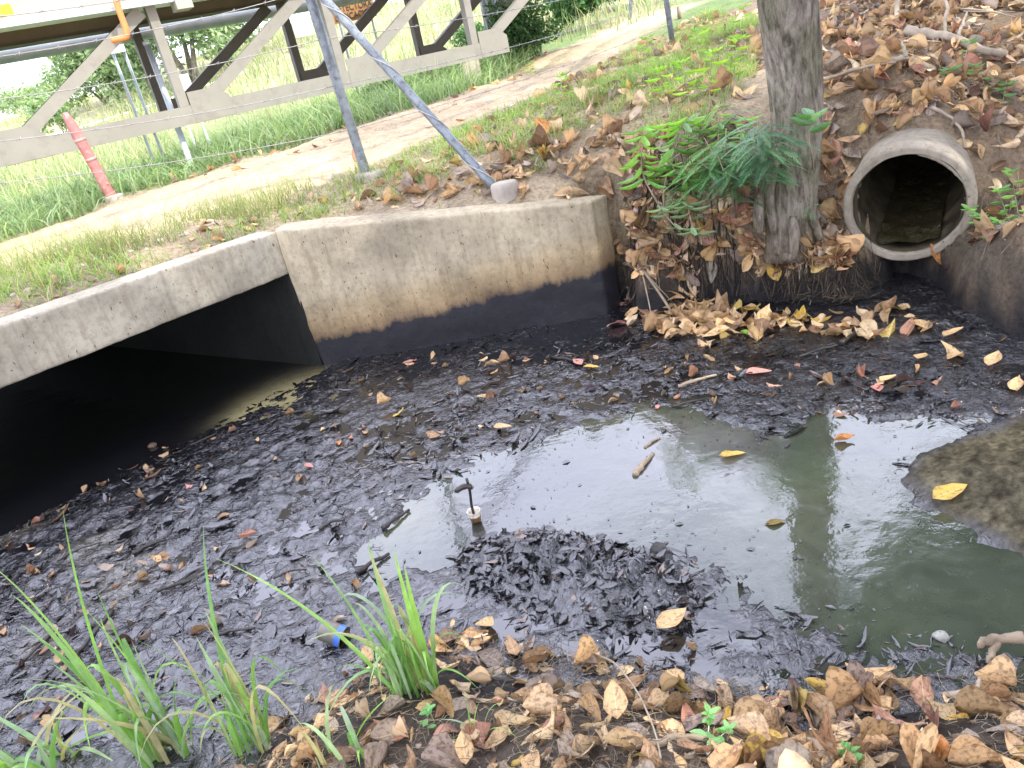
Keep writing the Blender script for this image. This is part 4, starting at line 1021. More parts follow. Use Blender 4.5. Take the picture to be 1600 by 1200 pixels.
grass_tuft('few arching grass blades at the bottom between the tufts', on_ground(540, 1190), rb(10, (.2, .5), .5, 27, br=.08, wd=(.013, .02)))
grass_tuft('small thin grass tuft right of the tall middle tuft', on_ground(745, 1150), rb(7, (.10, .22), .5, 33, br=.04, wd=(.005, .009)))

# ------------------------------------------------------------------ dry stems, roots, twigs
def curves_mesh(n, sampler, L, r, cols, lift, wig, name, label, cat, seg=5):
    P = sampler(n); z = Hs(P); N = len(P); V = []; Fq = []; C = []; nb = 0
    ang = RNG.uniform(0, 6.28, N); ll = RNG.uniform(*L, N); rr = RNG.uniform(*r, N); cc = np.array(cols)[RNG.randint(len(cols), size=N)]*RNG.uniform(.6, 1.3, (N, 1))
    t = np.linspace(-.5, .5, seg+1); pts = np.zeros((N, seg+1, 3)); a = ang.copy()
    for k in range(seg+1):
        a2 = ang + RNG.normal(0, wig, N)*t[k]*2; pts[:, k, 0] = P[:, 0]+np.cos(a2)*ll*t[k]; pts[:, k, 1] = P[:, 1]+np.sin(a2)*ll*t[k]
    zz = Hs(pts[:, :, :2].reshape(-1, 2)).reshape(N, seg+1); pts[:, :, 2] = np.maximum(zz, z[:, None]-.2)+RNG.uniform(*lift, (N, 1))+RNG.uniform(0, lift[1]*.6, (N, seg+1))
    T = pts[:, 1:]-pts[:, :-1]; T = np.concatenate([T, T[:, -1:]], 1); T /= np.linalg.norm(T, axis=2)[:, :, None]+1e-9
    S = np.cross(T, [0, 0, 1.]); S /= np.linalg.norm(S, axis=2)[:, :, None]+1e-9; U = np.cross(S, T)
    tap = np.linspace(1, .45, seg+1)[None, :, None]*rr[:, None, None]
    ring = [pts+(S*math.cos(q)+U*math.sin(q))*tap for q in (0, 2.09, 4.19)]; V = np.stack(ring, 2).reshape(-1, 3)
    base = np.array([[k*3+b, k*3+(b+1) % 3, (k+1)*3+(b+1) % 3, (k+1)*3+b] for k in range(seg) for b in range(3)])
    F = (base[None]+(np.arange(N)*(seg+1)*3)[:, None, None]).reshape(-1, 4)
    me = np_mesh(name, V, F, True, col=np.repeat(cc, (seg+1)*3, axis=0)); return tag(link(name, me, None, M['stems']), label, cat, kind='stuff')
curves_mesh(2600, px_sampler(near_poly), (.04, .17), (.0007, .0018), [(.13, .10, .07), (.22, .17, .11), (.30, .25, .17)], (.0, .025), .7, 'fine_roots', 'fine dry roots and stalks matted over the near bank', 'roots')
curves_mesh(2400, px_sampler(bankp), (.08, .3), (.0012, .003), [(.24, .18, .11), (.34, .27, .18), (.14, .10, .07)], (.0, .06), .6, 'dry_stalks', 'thin dry stalks tangled in the leaf litter of the right slope', 'stalks')
curves_mesh(5200, px_sampler(verge), (.05, .22), (.001, .0025), [(.38, .30, .18), (.30, .22, .12)], (.0, .03), .5, 'straw', 'dry straw lying on the verge behind the wing wall', 'straw')
curves_mesh(500, px_sampler([(560, 560), (950, 520), (1600, 560), (1600, 640), (1100, 640), (700, 700), (400, 830), (0, 900), (0, 1150), (400, 1050), (600, 900)]), (.05, .2), (.001, .003), [(.02, .018, .016), (.05, .035, .025)], (.0, .012), .6, 'sunken_stalks', 'black stalks lying in the sludge', 'stalks')
def stick(name, label, cat, pts, rad, mat, group=None, sub=(), n=8):
    pts = [np.asarray(p, float) for p in pts]; t = thing(name, label, cat, pts[0], group)
    def path(pl, m=14):
        pl = np.array(pl); d = np.linspace(0, 1, len(pl)); u = np.linspace(0, 1, m); q = np.stack([np.interp(u, d, pl[:, k]) for k in range(3)], 1)
        k = np.array([.25, .5, .25])
        for _ in range(2):
            for c in range(3): q[1:-1, c] = np.convolve(q[:, c], k, 'valid')
        return q+np.stack([vnoise(u*9+pl[0][0]*5+i*7, u*0+i, seed=5+i) for i in range(3)], 1)*rad*.3
    q = path(pts); MB().tube(q, np.linspace(rad, rad*.6, len(q)), n, noise=.35, nf=18).build('main_stem', mat, t)
    for (pl, r) in sub:
        q = path(pl, 9); MB().tube(q, np.linspace(r, r*.5, len(q)), 6, noise=.3, nf=20).build('side_twig', mat, t)
    return t
def g(px, py, up=0.): p = on_ground(px, py); p[2] += up; return p
stick('dead_branch', 'thick weathered log lying on the leaf litter above the pipe', 'branch', [g(1415, 62, .06), g(1480, 75, .10), g(1570, 100, .07)], .055, M['twig_pale'], sub=[([g(1475, 75, .1), g(1480, 50, .22), g(1474, 25, .3)], .02), ([g(1497, 78, .1), g(1510, 55, .2)], .018)])
stick('dead_branch', 'short pale forked branch lying below the thick log', 'branch', [g(1375, 108, .04), g(1415, 105, .07), g(1460, 122, .05)], .03, M['twig_pale'], sub=[([g(1415, 105, .07), g(1408, 90, .12)], .018)])
stick('dead_branch', 'thin straight pale stick lying left of the thick log', 'branch', [g(1385, 85, .08), g(1430, 88, .11), g(1470, 82, .08)], .011, M['twig_pale'])
stick('dead_branch', 'pair of thin straws lying across the thick log top', 'branch', [g(1500, 38, .14), g(1540, 43, .15), g(1585, 50, .13)], .010, M['twig_pale'], sub=[([g(1505, 44, .14), g(1585, 44, .14)], .007)])
stick('dead_branch', 'crooked thin twig hanging over the top of the pipe', 'branch', [g(1455, 185, .06), g(1490, 205, .06), g(1503, 222, .05), g(1508, 245, .04)], .013, M['twig_pale'])
stick('dead_branch', 'stubby upright twig sticking out at the top right of the slope', 'branch', [g(1400, 40, .02), g(1404, 20, .15), g(1398, 2, .3)], .03, M['twig_pale'])
stick('dead_branch', 'long thin branch running right from the tree through dark litter', 'branch', [g(1290, 135, .05), g(1350, 130, .1), g(1400, 120, .1)], .016, M['twig'])
stick('fallen_stick', 'long grey stick slanting from the bank down onto the black sludge', 'stick', [g(975, 425, .08), g(1010, 455, .12), g(1055, 500, .03)], .016, M['twig'], sub=[([g(1000, 440, .1), g(1012, 470, .1), g(1022, 515, .01)], .008), ([g(1005, 450, .08), g(1055, 485, .05)], .006)])
stick('fallen_stick', 'thin green brown twig lying on sludge below the leaf drift', 'stick', [g(1060, 608, .012), g(1090, 600, .02), g(1120, 590, .012)], .012, M['twig'])
stick('fallen_stick', 'dark stick lying on sludge in front of the pipe outflow', 'stick', [g(1315, 540, .02), g(1340, 528, .03), g(1362, 515, .02)], .018, M['twig_wet'])
stick('fallen_stick', 'brown twig stub floating above the mottled root lump in the pool', 'stick', [g(1008, 700, .002), g(1020, 693, .008), g(1032, 685, .006)], .009, M['twig'])
stick('rotten_root', 'mottled yellow grey root lump lying in the pool left of the golden leaf', 'root', [g(992, 744, .004), g(1005, 730, .012), g(1022, 712, .006)], .019, M['twig'])
stick('bare_root', 'thin pale root arching down through the leaves of the near bank', 'root', [g(925, 1030, .02), g(965, 1050, .05), g(1000, 1100, .05), g(1025, 1150, .04), g(1035, 1198, .03)], .0045, M['twig_pale'])
stick('branch_stub', 'grey forked branch stub at the right edge of the near bank', 'branch', [g(1600, 1020, .05), g(1555, 1018, .06), g(1530, 1022, .03)], .022, M['twig'], sub=[([g(1560, 1020, .05), g(1545, 1042, .01)], .016)])
stick('dead_branch', 'thin brown branch lying in the verge grass left of the sapling', 'branch', [g(1050, 152, .04), g(1085, 138, .08), g(1125, 118, .05)], .013, M['twig'])
stick('dead_branch', 'thick brown dead stem lying in the verge above the wall end', 'branch', [g(955, 222, .04), g(972, 232, .06), g(995, 240, .05)], .02, M['twig'])
stick('fallen_stick', 'dark brown stick on the near bank under the large standing leaf', 'stick', [g(1020, 1170, .01), g(1060, 1160, .02), g(1110, 1165, .02)], .014, M['twig'])
for i, (a, b, c, d) in enumerate([(140, 1010, 60, 1075), (90, 990, 20, 1060), (180, 960, 110, 1040), (430, 910, 480, 893), (250, 930, 300, 910), (600, 830, 640, 800), (300, 700, 340, 680), (500, 830, 540, 815),
                                  (860, 560, 930, 575), (1050, 640, 1110, 625), (1250, 560, 1310, 545), (210, 870, 260, 845), (90, 880, 160, 850), (330, 1000, 400, 985), (560, 900, 610, 870)]):
    stick('sunken_stick', where((a+c)/2, (b+d)/2, 'wet black stick half sunk in the sludge', 8), 'stick', [g(a, b, .012), g((a+c)/2, (b+d)/2, .02), g(c, d, .01)], .007+.003*(i % 3), M['twig_wet'], 'wet black sticks in the sludge', n=6)

# ------------------------------------------------------------------ big tree and canopy
TB = Py(1236, 348, 5.62)
def leafcloud(n, blobs, size, cols, holes=.0, seed=1, flat=.6):
    r = np.random.RandomState(seed); out = []
    k = r.randint(len(blobs), size=n); B = np.array(blobs, float); d = r.normal(0, 1, (n, 3)); d /= np.linalg.norm(d, axis=1)[:, None]
    rad = r.uniform(0, 1, n)**.42; P = B[k, :3]+d*rad[:, None]*B[k, 3:6]
    if holes: m = fbm(P[:, 0]*1.1, P[:, 1]*1.1, P[:, 2]*1.1, 3, seed) > holes-1; P = P[m]; n = len(P)
    s = r.uniform(*size, n); a = r.normal(0, 1, (n, 3)); a /= np.linalg.norm(a, axis=1)[:, None]; a[:, 2] *= flat; b = np.cross(a, r.normal(0, 1, (n, 3))); b /= np.linalg.norm(b, axis=1)[:, None]+1e-9
    w = .34
    V = np.stack([P-a*s[:, None]*.5, P+b*s[:, None]*w*.5+a*s[:, None]*.05, P+a*s[:, None]*.5, P-b*s[:, None]*w*.5+a*s[:, None]*.05], 1).reshape(-1, 3)
    F = np.arange(len(P)*4).reshape(-1, 4); c = np.array(cols)[r.randint(len(cols), size=len(P))]*r.uniform(.7, 1.3, (len(P), 1))
    return V, F, np.repeat(c, 4, axis=0)
LEAFC = [(.05, .095, .025), (.065, .125, .03), (.04, .08, .025), (.09, .15, .04)]
def trunk_mesh(base, pts, rads, n=40, flare=None):
    pts = np.array(pts, float); m = 46; d = np.linspace(0, 1, len(pts)); u = np.linspace(0, 1, m); q = np.stack([np.interp(u, d, pts[:, k]) for k in range(3)], 1); rr = np.interp(u, d, rads)
    for _ in range(6):
        for c in range(3): q[1:-1, c] = np.convolve(q[:, c], [.25, .5, .25], 'valid')
        rr[1:-1] = np.convolve(rr, [.25, .5, .25], 'valid')
    mb = MB().tube(q, rr, n, noise=0); V = mb.v[0]; a = np.tile(np.linspace(0, 2*np.pi, n, endpoint=False), m); c = np.repeat(q, n, 0); dd = V-c; hz = np.repeat(q[:, 2]-q[0, 2], n)
    k = 1+.05*fbm(np.cos(a)*2, np.sin(a)*2, hz*1.2, 3, 5)+.03*fbm(np.cos(a)*6, np.sin(a)*6, hz*3, 3, 6)
    if flare: k += flare*np.exp(-hz/.22)*(.35+.65*np.clip(np.cos(a*3+.6), 0, 1)**1.2)
    mb.v[0] = c+dd*k[:, None]; return mb
def big_tree():
    t = thing('shade_tree', 'large grey barked tree on the leafy bank between the wall and the pipe', 'tree', TB)
    top = Py(1229, -10, 5.5); r = 42*((Py(1240, 90, 5.6)-C0)@FW)/FPX
    trunk_mesh(TB, [TB-[0, 0, .25], TB+[.0, 0, .12], Py(1246, 200, 5.6), Py(1240, 90, 5.58), top, top+[-.05, -.1, 1.2], top+[.2, -.3, 2.2]], [r*1.0, r*.92, r*.93, r*.98, r*1.02, r*.9, r*.7], flare=.35).build('trunk', M['bark'], t)
    for (a, b, c, rr) in (((-.10, -.1, .62), (-.20, -.1, .25), (-.17, -.10, -.02), .045), ((-.16, .0, .5), (-.28, -.08, .15), (-.26, -.06, -.0), .05), ((.08, -.16, .1), (.12, -.17, -.05), (.13, -.2, -.12), .04), ((-.05, -.2, .1), (-.1, -.25, -.2), (-.2, -.28, -.15), .05), ((.12, 0, .1), (.22, -.05, -.02), (.34, -.04, -.25), .05)):
        p = [TB+np.array(a), TB+(np.array(a)+np.array(b))/2+[-.01, -.02, 0], TB+np.array(b), TB+np.array(c)]; q = np.array(p); u = np.linspace(0, 3, 14); q = np.stack([np.interp(u, range(4), q[:, k]) for k in range(3)], 1)
        for _ in range(3):
            for k in range(3): q[1:-1, k] = np.convolve(q[:, k], [.25, .5, .25], 'valid')
        MB().tube(q, np.linspace(rr*.8, rr*.7, 14), 12, noise=.25, nf=9).build('root', M['bark'], t)
    tp = top+np.array([.2, -.3, 2.2])
    for e, rr in (((2.2, -.6, 2.0), .13), ((.9, 2.2, 2.0), .12), ((.7, -2.4, 1.6), .13), ((3.2, 1.4, 1.2), .1), ((1.0, .2, 3.0), .12)):
        e = np.array(e); q = np.array([tp+e*s+[0, 0, .3*math.sin(s*3)] for s in np.linspace(0, 1, 9)]); MB().tube(q, np.linspace(rr, rr*.4, 9), 10, noise=.2, nf=4).build('limb', M['bark'], t)
    V, F, C = leafcloud(66000, CROWN_A, (.16, .34), LEAFC, 1.0, 3); link('crown', np_mesh('crown', V, F, False, col=C), t, M['foliage'])
CROWN_A = [(4.6, 4.6, 7.0, 2.3, 2.2, 1.3), (5.8, 7.4, 6.4, 2.0, 2.4, 1.5), (3.4, 3.0, 7.3, 1.8, 1.6, 1.1), (7.2, 5.2, 6.2, 2.2, 2.2, 1.5), (7.8, 9.5, 6.2, 2.2, 2.2, 1.8), (3.8, 8.4, 8.2, 1.1, 1.4, .8), (6.2, 3.0, 6.0, 2.0, 1.6, 1.2), (5.6, 8.2, 7.8, 2.4, 2.4, 1.6), (7.6, 7.6, 7.6, 2.4, 2.2, 1.8), (4.4, 6.8, 8.8, 1.6, 1.8, 1.2), (6.4, 6.0, 8.2, 2.4, 2.0, 1.5), (9.0, 7.0, 6.6, 2, 2, 1.8), (4.4, 8.1, 5.9, 1.4, .9, .8), (3.5, 8.2, 6.4, .7, .7, .5), (5.9, 9.0, 6.6, 1.5, 1.2, 1.4), (6.9, 10.3, 8.2, 1.6, 1.4, 1.3), (4.9, 8.6, 7.4, 1.2, 1.0, 1.0)]
CROWN_B = [(3.2, .6, 7.2, 2.6, 2.0, 1.2), (.6, -.8, 7.6, 2.4, 1.6, 1.2), (5.5, -.6, 6.8, 2.4, 2.2, 1.4), (2.6, -2.6, 7.4, 3.0, 1.8, 1.4), (1.2, 1.4, 7.8, 1.6, 1.2, .9), (-1.6, -2.2, 7.6, 2.0, 1.6, 1.1), (4.6, 2.0, 7.2, 1.8, 1.4, 1.1)]
big_tree()
def near_tree():
    b = np.array([3.6, -2.6, .5]); t = thing('shade_tree', 'tree behind the viewpoint whose crown shades the creek', 'tree', b)
    trunk_mesh(b, [b, b+[0, 0, 1], b+[-.2, .1, 3], b+[-.3, .3, 5.4]], [.26, .22, .2, .15], flare=.4).build('trunk', M['bark'], t)
    for e in ((-1.5, 2.6, 1.4), (1.5, 1.6, 1.6), (-2.8, .6, 1.8), (-.2, -1.6, 1.8)):
        e = np.array(e); q = np.array([b+[-.3, .3, 5.2]+e*s for s in np.linspace(0, 1, 8)]); MB().tube(q, np.linspace(.12, .04, 8), 8, noise=.2, nf=4).build('limb', M['bark'], t)
    V, F, C = leafcloud(30000, CROWN_B, (.16, .34), LEAFC, .86, 4); link('crown', np_mesh('crown', V, F, False, col=C), t, M['foliage'])
near_tree()

# background trees and bushes
def bush(name, label, cat, p, rx, ry, rz, n, cols, seed, size=(.12, .3), group=None, trunk=True):
    t = thing(name, label, cat, p, group); r = np.random.RandomState(seed); bl = []
    for i in range(9):
        a = r.uniform(0, 6.28); d = r.uniform(.1, .7); bl.append((p[0]+math.cos(a)*rx*d, p[1]+math.sin(a)*ry*d, p[2]+rz*r.uniform(.35, 1.0), rx*r.uniform(.3, .55), ry*r.uniform(.3, .55), rz*r.uniform(.25, .5)))
    V, F, C = leafcloud(int(n*(2.6 if size[1] < .4 and rz > 2 else 1)), bl, size, cols, .75, seed, .9); link('crown', np_mesh('crown', V, F, False, col=C), t, M['foliage'])
    if trunk:
        for k in range(3):
            e = np.array([r.uniform(-.5, .5)*rx, r.uniform(-.4, .4)*ry, rz*.8]); q = np.array([p+e*s-[0, 0, .1] for s in np.linspace(0, 1, 6)]); MB().tube(q, np.linspace(.05, .02, 6)*max(rz/2, .6), 6, noise=.2).build('stem' if k else 'trunk', M['bark'], t)
    return t
BG = [(.19, .28, .12), (.24, .34, .15), (.15, .22, .11), (.32, .40, .21)]
def far(px, py, y, dz=0): p = Py(px, py, y); return np.array([p[0], p[1], Hs(p[None, :2])[0]+dz])
for (px, py, y, rx, rz, n, lab) in [
    (40, 160, 60, 4.5, 1.3, 2600, 'pale distant tree crown under the sky at the far left'),
    (95, 140, 55, 3.4, 1.6, 2400, 'rounded distant tree beside the gap of open sky'),
    (150, 120, 36, 2.2, 2.4, 3200, 'darker green bush mass right of the open sky behind the truss'),
    (225, 100, 32, 2.2, 4.2, 3800, 'leafy tree seen behind the shaded truss post at left'),
    (285, 80, 31, 2.8, 4.6, 3800, 'light green tree behind the second pale truss upright'),
    (345, 60, 34, 3.0, 4.6, 3600, 'broad light green tree between the two dark truss diagonals'),
    (20, 170, 44, 3.2, 1.3, 1800, 'low hazy bush at the left edge of the field'),
    (90, 190, 30, 1.5, 1.2, 1400, 'low scrub at the foot of the field grass')]:
    bush('background_tree', lab, 'tree', far(px, py, y), rx, rx, rz, n, BG, px+1, (.14, .34) if y > 28 else (.15, .35))
DK = [(.06, .14, .04), (.09, .19, .06), (.05, .11, .04), (.13, .23, .09)]
bush('roadside_bush', 'bushy green shrub at the right end of the truss beside the path', 'bush', g(815, 95), .9, .7, .95, 5200, DK, 901, (.06, .16), trunk=False)
bush('roadside_bush', 'broad leaved dark green bush on the far side of the path at the top', 'bush', g(905, 48), 1.3, .9, 1.3, 5200, DK, 902, (.14, .34), trunk=False)
bush('roadside_bush', 'small feathery green bush at the foot of the last pale truss diagonal', 'bush', g(748, 100), .7, .6, .75, 4200, DK, 903, (.05, .12), trunk=False)
bush('roadside_bush', 'dark bush at the top edge right of the broad leaved bush', 'bush', g(985, 10), 1.5, 1.2, 1.6, 3600, DK, 904, (.12, .3), trunk=False)
bush('roadside_bush', 'low weeds against the truss chord between the fence posts', 'bush', g(600, 162), .5, .4, .32, 1500, BG, 905, (.05, .12), trunk=False)

# ------------------------------------------------------------------ truss bridge
def truss():
    k0 = ray(0, 225); k0 = k0[0]/k0[1]
    S = 11.0; o = np.array([-.532*S, S]); u = np.array([.1987, .1095])*S
    un = u/np.linalg.norm(u); side = np.array([-un[1], un[0]])*2.2
    zc = 2.165
    r = ray(222, 12); yy = (o+u)[1]; zt = CAMH + r[2]/r[1]*yy
    root = thing('steel_truss_bridge', 'beige steel truss bridge with crossed diagonals standing beyond the dirt path', 'bridge', (o[0], o[1], 1.2))
    def nd(i, sd=0): p = o+u*i+side*sd; return p
    ch = .25
    for sd, mat in ((0, M['truss']), (1, M['truss_shaded'])):
        MB().bar(z3(nd(-2.4, sd), zc), z3(nd(3.02 if sd == 0 else 3.12, sd), zc), .18, ch).build('bottom_chord', mat, root, smooth=False)
        for i in range(-2, 5):
            if i > (3 if sd == 0 else 3): continue
            w = .15; kk = -.045 if sd == 0 else 0
            MB().bar(z3(nd(i+kk, sd), zc+ch/2+.002), z3(nd(i+kk, sd), zt-.002), w, .13, up=(un[0], un[1], 0)).build('upright', mat, root, smooth=False)
            a = z3(nd(i+.10, sd), zc+ch/2+.03); b = z3(nd(i+.90, sd), zt-.06)
            off = z3(side/np.linalg.norm(side)*.004*(1 if i % 2 else -1), 0)
            MB().bar(a+off, b+off, .125, .16).build('diagonal', mat, root, smooth=False)
            # gusset plates at the nodes
            gp = MB(); c = z3(nd(i+.05, sd)-side/np.linalg.norm(side)*.096, 0)
            ux = z3(un, 0); P = [c+ux*x+np.array([0, 0, z]) for x, z in ((-.16, zc-.12), (.42, zc-.12), (.42, zc+.16), (.24, zc+.30), (-.16, zc+.30))]
            Q = [p+z3(side/np.linalg.norm(side)*.012, 0) for p in P]; gp.v = [np.array(P+Q)]; gp.n = 10
            me = bpy.data.meshes.new('gusset_plate'); me.from_pydata([tuple(map(float, p)) for p in P+Q], [], [(0, 1, 2, 3, 4), (9, 8, 7, 6, 5)]+[(j, j+5, (j+1) % 5+5, (j+1) % 5) for j in range(5)])
            link('gusset_plate', me, root, mat)
        zz = zt+.22
        MB().bar(z3(nd(-2.4, sd), zz), z3(nd(4.6, sd), zz), .30, .44).build('top_chord', M['truss_top'] if sd == 0 else M['truss_soft_shade'], root, smooth=False)
        MB().bar(z3(nd(-2.4, sd), zt-.02+.012), z3(nd(4.6, sd), zt-.02+.012), .44, .024).build('bottom_flange', M['galv_pale'] if sd == 0 else mat, root, smooth=False)
    for i in range(-2, 5):
        MB().bar(z3(nd(i-.02, .1), zt+.14), z3(nd(i-.02, .9), zt+.14), .25, .28).build('cross_beam', M['truss'], root, smooth=False)
    MB().bar(z3(nd(-2.4, .5), zt+.46), z3(nd(4.6, .5), zt+.46), 1.85, .05).build('deck_plate', M['truss_soft_shade'], root, smooth=False)
    # box shaped bracket beside the first joint
    q = z3(nd(1.12, -.05), zt+.05)
    MB().bar(q-[0, 0, .18], q+[0, 0, .30], .34, .22, up=(un[0], un[1], 0)).build('bracket', M['truss_top'], root, smooth=False)
    # pale pipe behind the far chord
    MB().tube(np.array([z3(nd(x, 1.25), zt-.06) for x in np.linspace(-2.4, 4.6, 12)]), .12, 14).build('service_pipe', M['galv_pale'], root)
    # orange conduit
    cp = [Py(p[0], p[1], (o+u*.8)[1]-.35) for p in ((178, -30), (181, 0), (188, 22), (197, 45), (199, 58), (190, 60), (175, 63))]
    q = np.array(cp); uu = np.linspace(0, 6, 30); q = np.stack([np.interp(uu, range(7), q[:, k]) for k in range(3)], 1)
    for _ in range(2):
        for k in range(3): q[1:-1, k] = np.convolve(q[:, k], [.25, .5, .25], 'valid')
    MB().tube(q, .04, 10).build('conduit', M['orange'], root)
    p = Py(6, 17, (o)[1]-.25); MB().bar(p-[.09, 0, 0], p+[.09, 0, 0], .05, .12).build('marker_tag', M['yellow'], root, smooth=False)
    for zc_, sx in ((1.0, 3.45),):
        pass
    for i, sd in ((-2.3, 0), (-2.3, 1), (2.9, 0), (3.0, 1)):
        for _ in (0,):
            b = nd(i, sd); zg = Hs(b[None])[0]; MB().bar(z3(b, zg-.3), z3(b, zc-ch/2-.002), .3, .3, up=(1, 0, 0)).build('pier', M['beam_concrete'], root, smooth=False)
    return o, u, un, side, zt, zc
TR = truss()

# ------------------------------------------------------------------ fence, posts, sign
FA = Py(572, 268, 7.7); FA[2] = Hs(FA[None, :2])[0]
JT = Py(473, -40, 7.72)
ft = thing('fence_corner_post', 'grey galvanised fence post in a concrete footing standing on the verge', 'post', FA)
MB().tube(np.linspace(FA-[0, 0, .1], JT+(JT-FA)*.12, 12), .047, 16).build('tube', M['galv'], ft)
def footing(name, c, r, h, parent):
    n = 18; a = np.linspace(0, 2*np.pi, n, endpoint=False); mb = MB(); rows = []
    for z, k in ((-.08, 1.), (h*.6, .98), (h*.9, .9), (h, .7)):
        rr = r*k*(1+.13*fbm(np.cos(a)*2+c[0], np.sin(a)*2, oct=2, seed=int(abs(c[0])*10)+3)); rows.append(np.stack([c[0]+rr*np.cos(a), c[1]+rr*np.sin(a)*.8, np.full(n, c[2]+z)], 1))
    V = np.vstack(rows+[np.array([[c[0], c[1], c[2]+h]])]); i, j = np.meshgrid(np.arange(3), np.arange(n), indexing='ij'); i = i.ravel(); j = j.ravel()
    mb.add(V, np.stack([i*n+j, i*n+(j+1) % n, (i+1)*n+(j+1) % n, (i+1)*n+j], 1)); jj = np.arange(n); mb.t.append(np.stack([3*n+jj, 3*n+(jj+1) % n, np.full(n, 4*n)], 1))
    return mb.build(name, M['footing'], parent)
footing('footing', FA+[.03, -.05, 0], .16, .05, ft)
FB = Py(778, 290, 6.44); FB[2] = Hs(FB[None, :2])[0]
fb = thing('fence_brace', 'slanting grey steel brace with a rough concrete footing behind the wing wall', 'fence brace', FB)
MB().tube(np.linspace(FB, JT, 14), .037, 16).build('tube', M['galv'], fb)
footing('footing', FB+[.05, -.03, 0], .115, .09, fb)
# wire wound down the brace
dv = (JT-FB); L_ = np.linalg.norm(dv); dv /= L_; s1 = np.cross(dv, [0, 0, 1.]); s1 /= np.linalg.norm(s1); s2 = np.cross(s1, dv)
tt = np.linspace(.03, .9, 160); q = FB+dv*(tt*L_)[:, None]+.041*(np.cos(tt*26)[:, None]*s1+np.sin(tt*26)[:, None]*s2); MB().tube(q, .006, 5).build('wound_wire', M['wire'], fb)
wt = thing('barbed_wire_fence', 'five thin barbed wire strands strung from the corner post in front of the truss', 'fence wire', FA)
def strand(a, b, sag, seed, parent, fr=.6):
    n = 40; t = np.linspace(0, 1, n); q = a+(b-a)*t[:, None]; q[:, 2] -= sag*4*t*(1-t); MB().tube(q, .0035, 4).build('strand', M['wire'], parent)
    mb = MB(); L = np.linalg.norm(b-a); d = (b-a)/L
    for s in np.arange(.12, L, .28):
        c = a+(b-a)*(s/L); c = c-np.array([0, 0, sag*4*(s/L)*(1-s/L)])
        mb.tube(np.array([c-[.0, .01, .016], c+[.01, .01, .018]]), .0028, 4); mb.tube(np.array([c+d*.012-[.016, 0, .006], c+d*.012+[.016, 0, .008]]), .0028, 4)
    tag(mb.build('barbs', M['wire'], parent), kind='stuff')
P3 = Py(1048, 32, 13.0); P3[2] = Hs(P3[None, :2])[0]
for i, h in enumerate((.45, .85, 1.25, 1.65, 2.05)):
    f = (h/(JT[2]-FA[2])); a = FA+(JT-FA)*min(f, 1.05)
    b = Py(-60, 292-62*i*1.05, 6.6); b = np.array([b[0], b[1], b[2]])
    strand(a, b, .05, i, wt)
    c = P3+np.array([0, 0, h*.9]); strand(a, c, .08, i+9, wt)
pt = thing('fence_post', 'grey fence post at the top edge left of the tree trunk', 'post', P3)
MB().tube(np.linspace(P3-[0, 0, .1], P3+[-.1, 0, 2.3], 6), .045, 12).build('tube', M['galv'], pt)
dd_ = g(1062, 30, .12); MB().bar(dd_-[0, 0, .15], dd_+[0, 0, .12], .12, .05, up=(1, 0, 0)).build('stump_block', M['twig'], pt)
P4 = g(982, 32); pt = thing('fence_post', 'thin pale post at the top edge beside the far side of the path', 'post', P4)
MB().tube(np.linspace(P4-[0, 0, .1], Py(992, -60, P4[1]), 6), .05, 10).build('tube', M['galv'], pt)
P5 = Py(294, 243, 11.9); P5[2] = Hs(P5[None, :2])[0]
pt = thing('fence_post', 'thin galvanised post with a white cap behind the pale truss upright', 'post', P5)
tp = Py(230, 70, 13.0); MB().tube(np.linspace(P5-[0, 0, .1], tp, 6), .045, 10).build('tube', M['galv_pale'], pt); MB().tube(np.array([tp, tp+[0, 0, .05]]), .055, 10).build('cap', M['white_panel'], pt)
M['worn_red'] = m_simple('chalky_red_paint', (.42, .23, .20), .6, sc=9)
RP = g(178, 312); RT = Py(101, 176, RP[1]-.1)
rp = thing('red_post', 'faded red leaning post with a broken top at the far edge of the path', 'post', RP)
q = np.linspace(RP-[0, 0, .05], RT, 16); rad = np.full(16, .068); rad[-3:] = (.06, .05, .032); MB().tube(q, rad, 12, noise=.12, nf=6).build('tube', M['red_paint'], rp)
for f in (.46, .68):
    c = RP+(RT-RP)*f; MB().tube(np.array([c, c+(RT-RP)*.035]), .071, 12).build('worn_band', M['worn_red'], rp)
footing('footing', RP+[.02, 0, 0], .13, .06, rp)
# signs and panels beyond the truss
def panel(name, label, cat, px, py, y, w, h, mat, posts=True, yaw=.5, th=.02):
    c = Py(px, py, y); zg = Hs(c[None, :2])[0]; t = thing(name, label, cat, (c[0], c[1], zg)); d = np.array([math.cos(yaw), math.sin(yaw), 0])
    MB().bar(c-d*w/2, c+d*w/2, th, h).build('board', mat, t, smooth=False)
    if posts:
        for s in (-.38, .38):
            q = c+d*w*s; q = q+np.array([d[1], -d[0], 0])*-.04; MB().bar(np.array([q[0], q[1], zg-.1]), np.array([q[0], q[1], max(c[2]+h*.45, zg+.2)]), .04, .04, up=(1, 0, 0)).build('leg', M['galv_pale'], t, smooth=False)
    return t, c, d
st, c, d = panel('warning_sign', 'small weathered orange brown sign with two lines of dark lettering behind the brace', 'sign', 552, 16, 17, .85, .36, M['sign_board'], yaw=.25)
nf_ = np.array([d[1], -d[0], 0.])
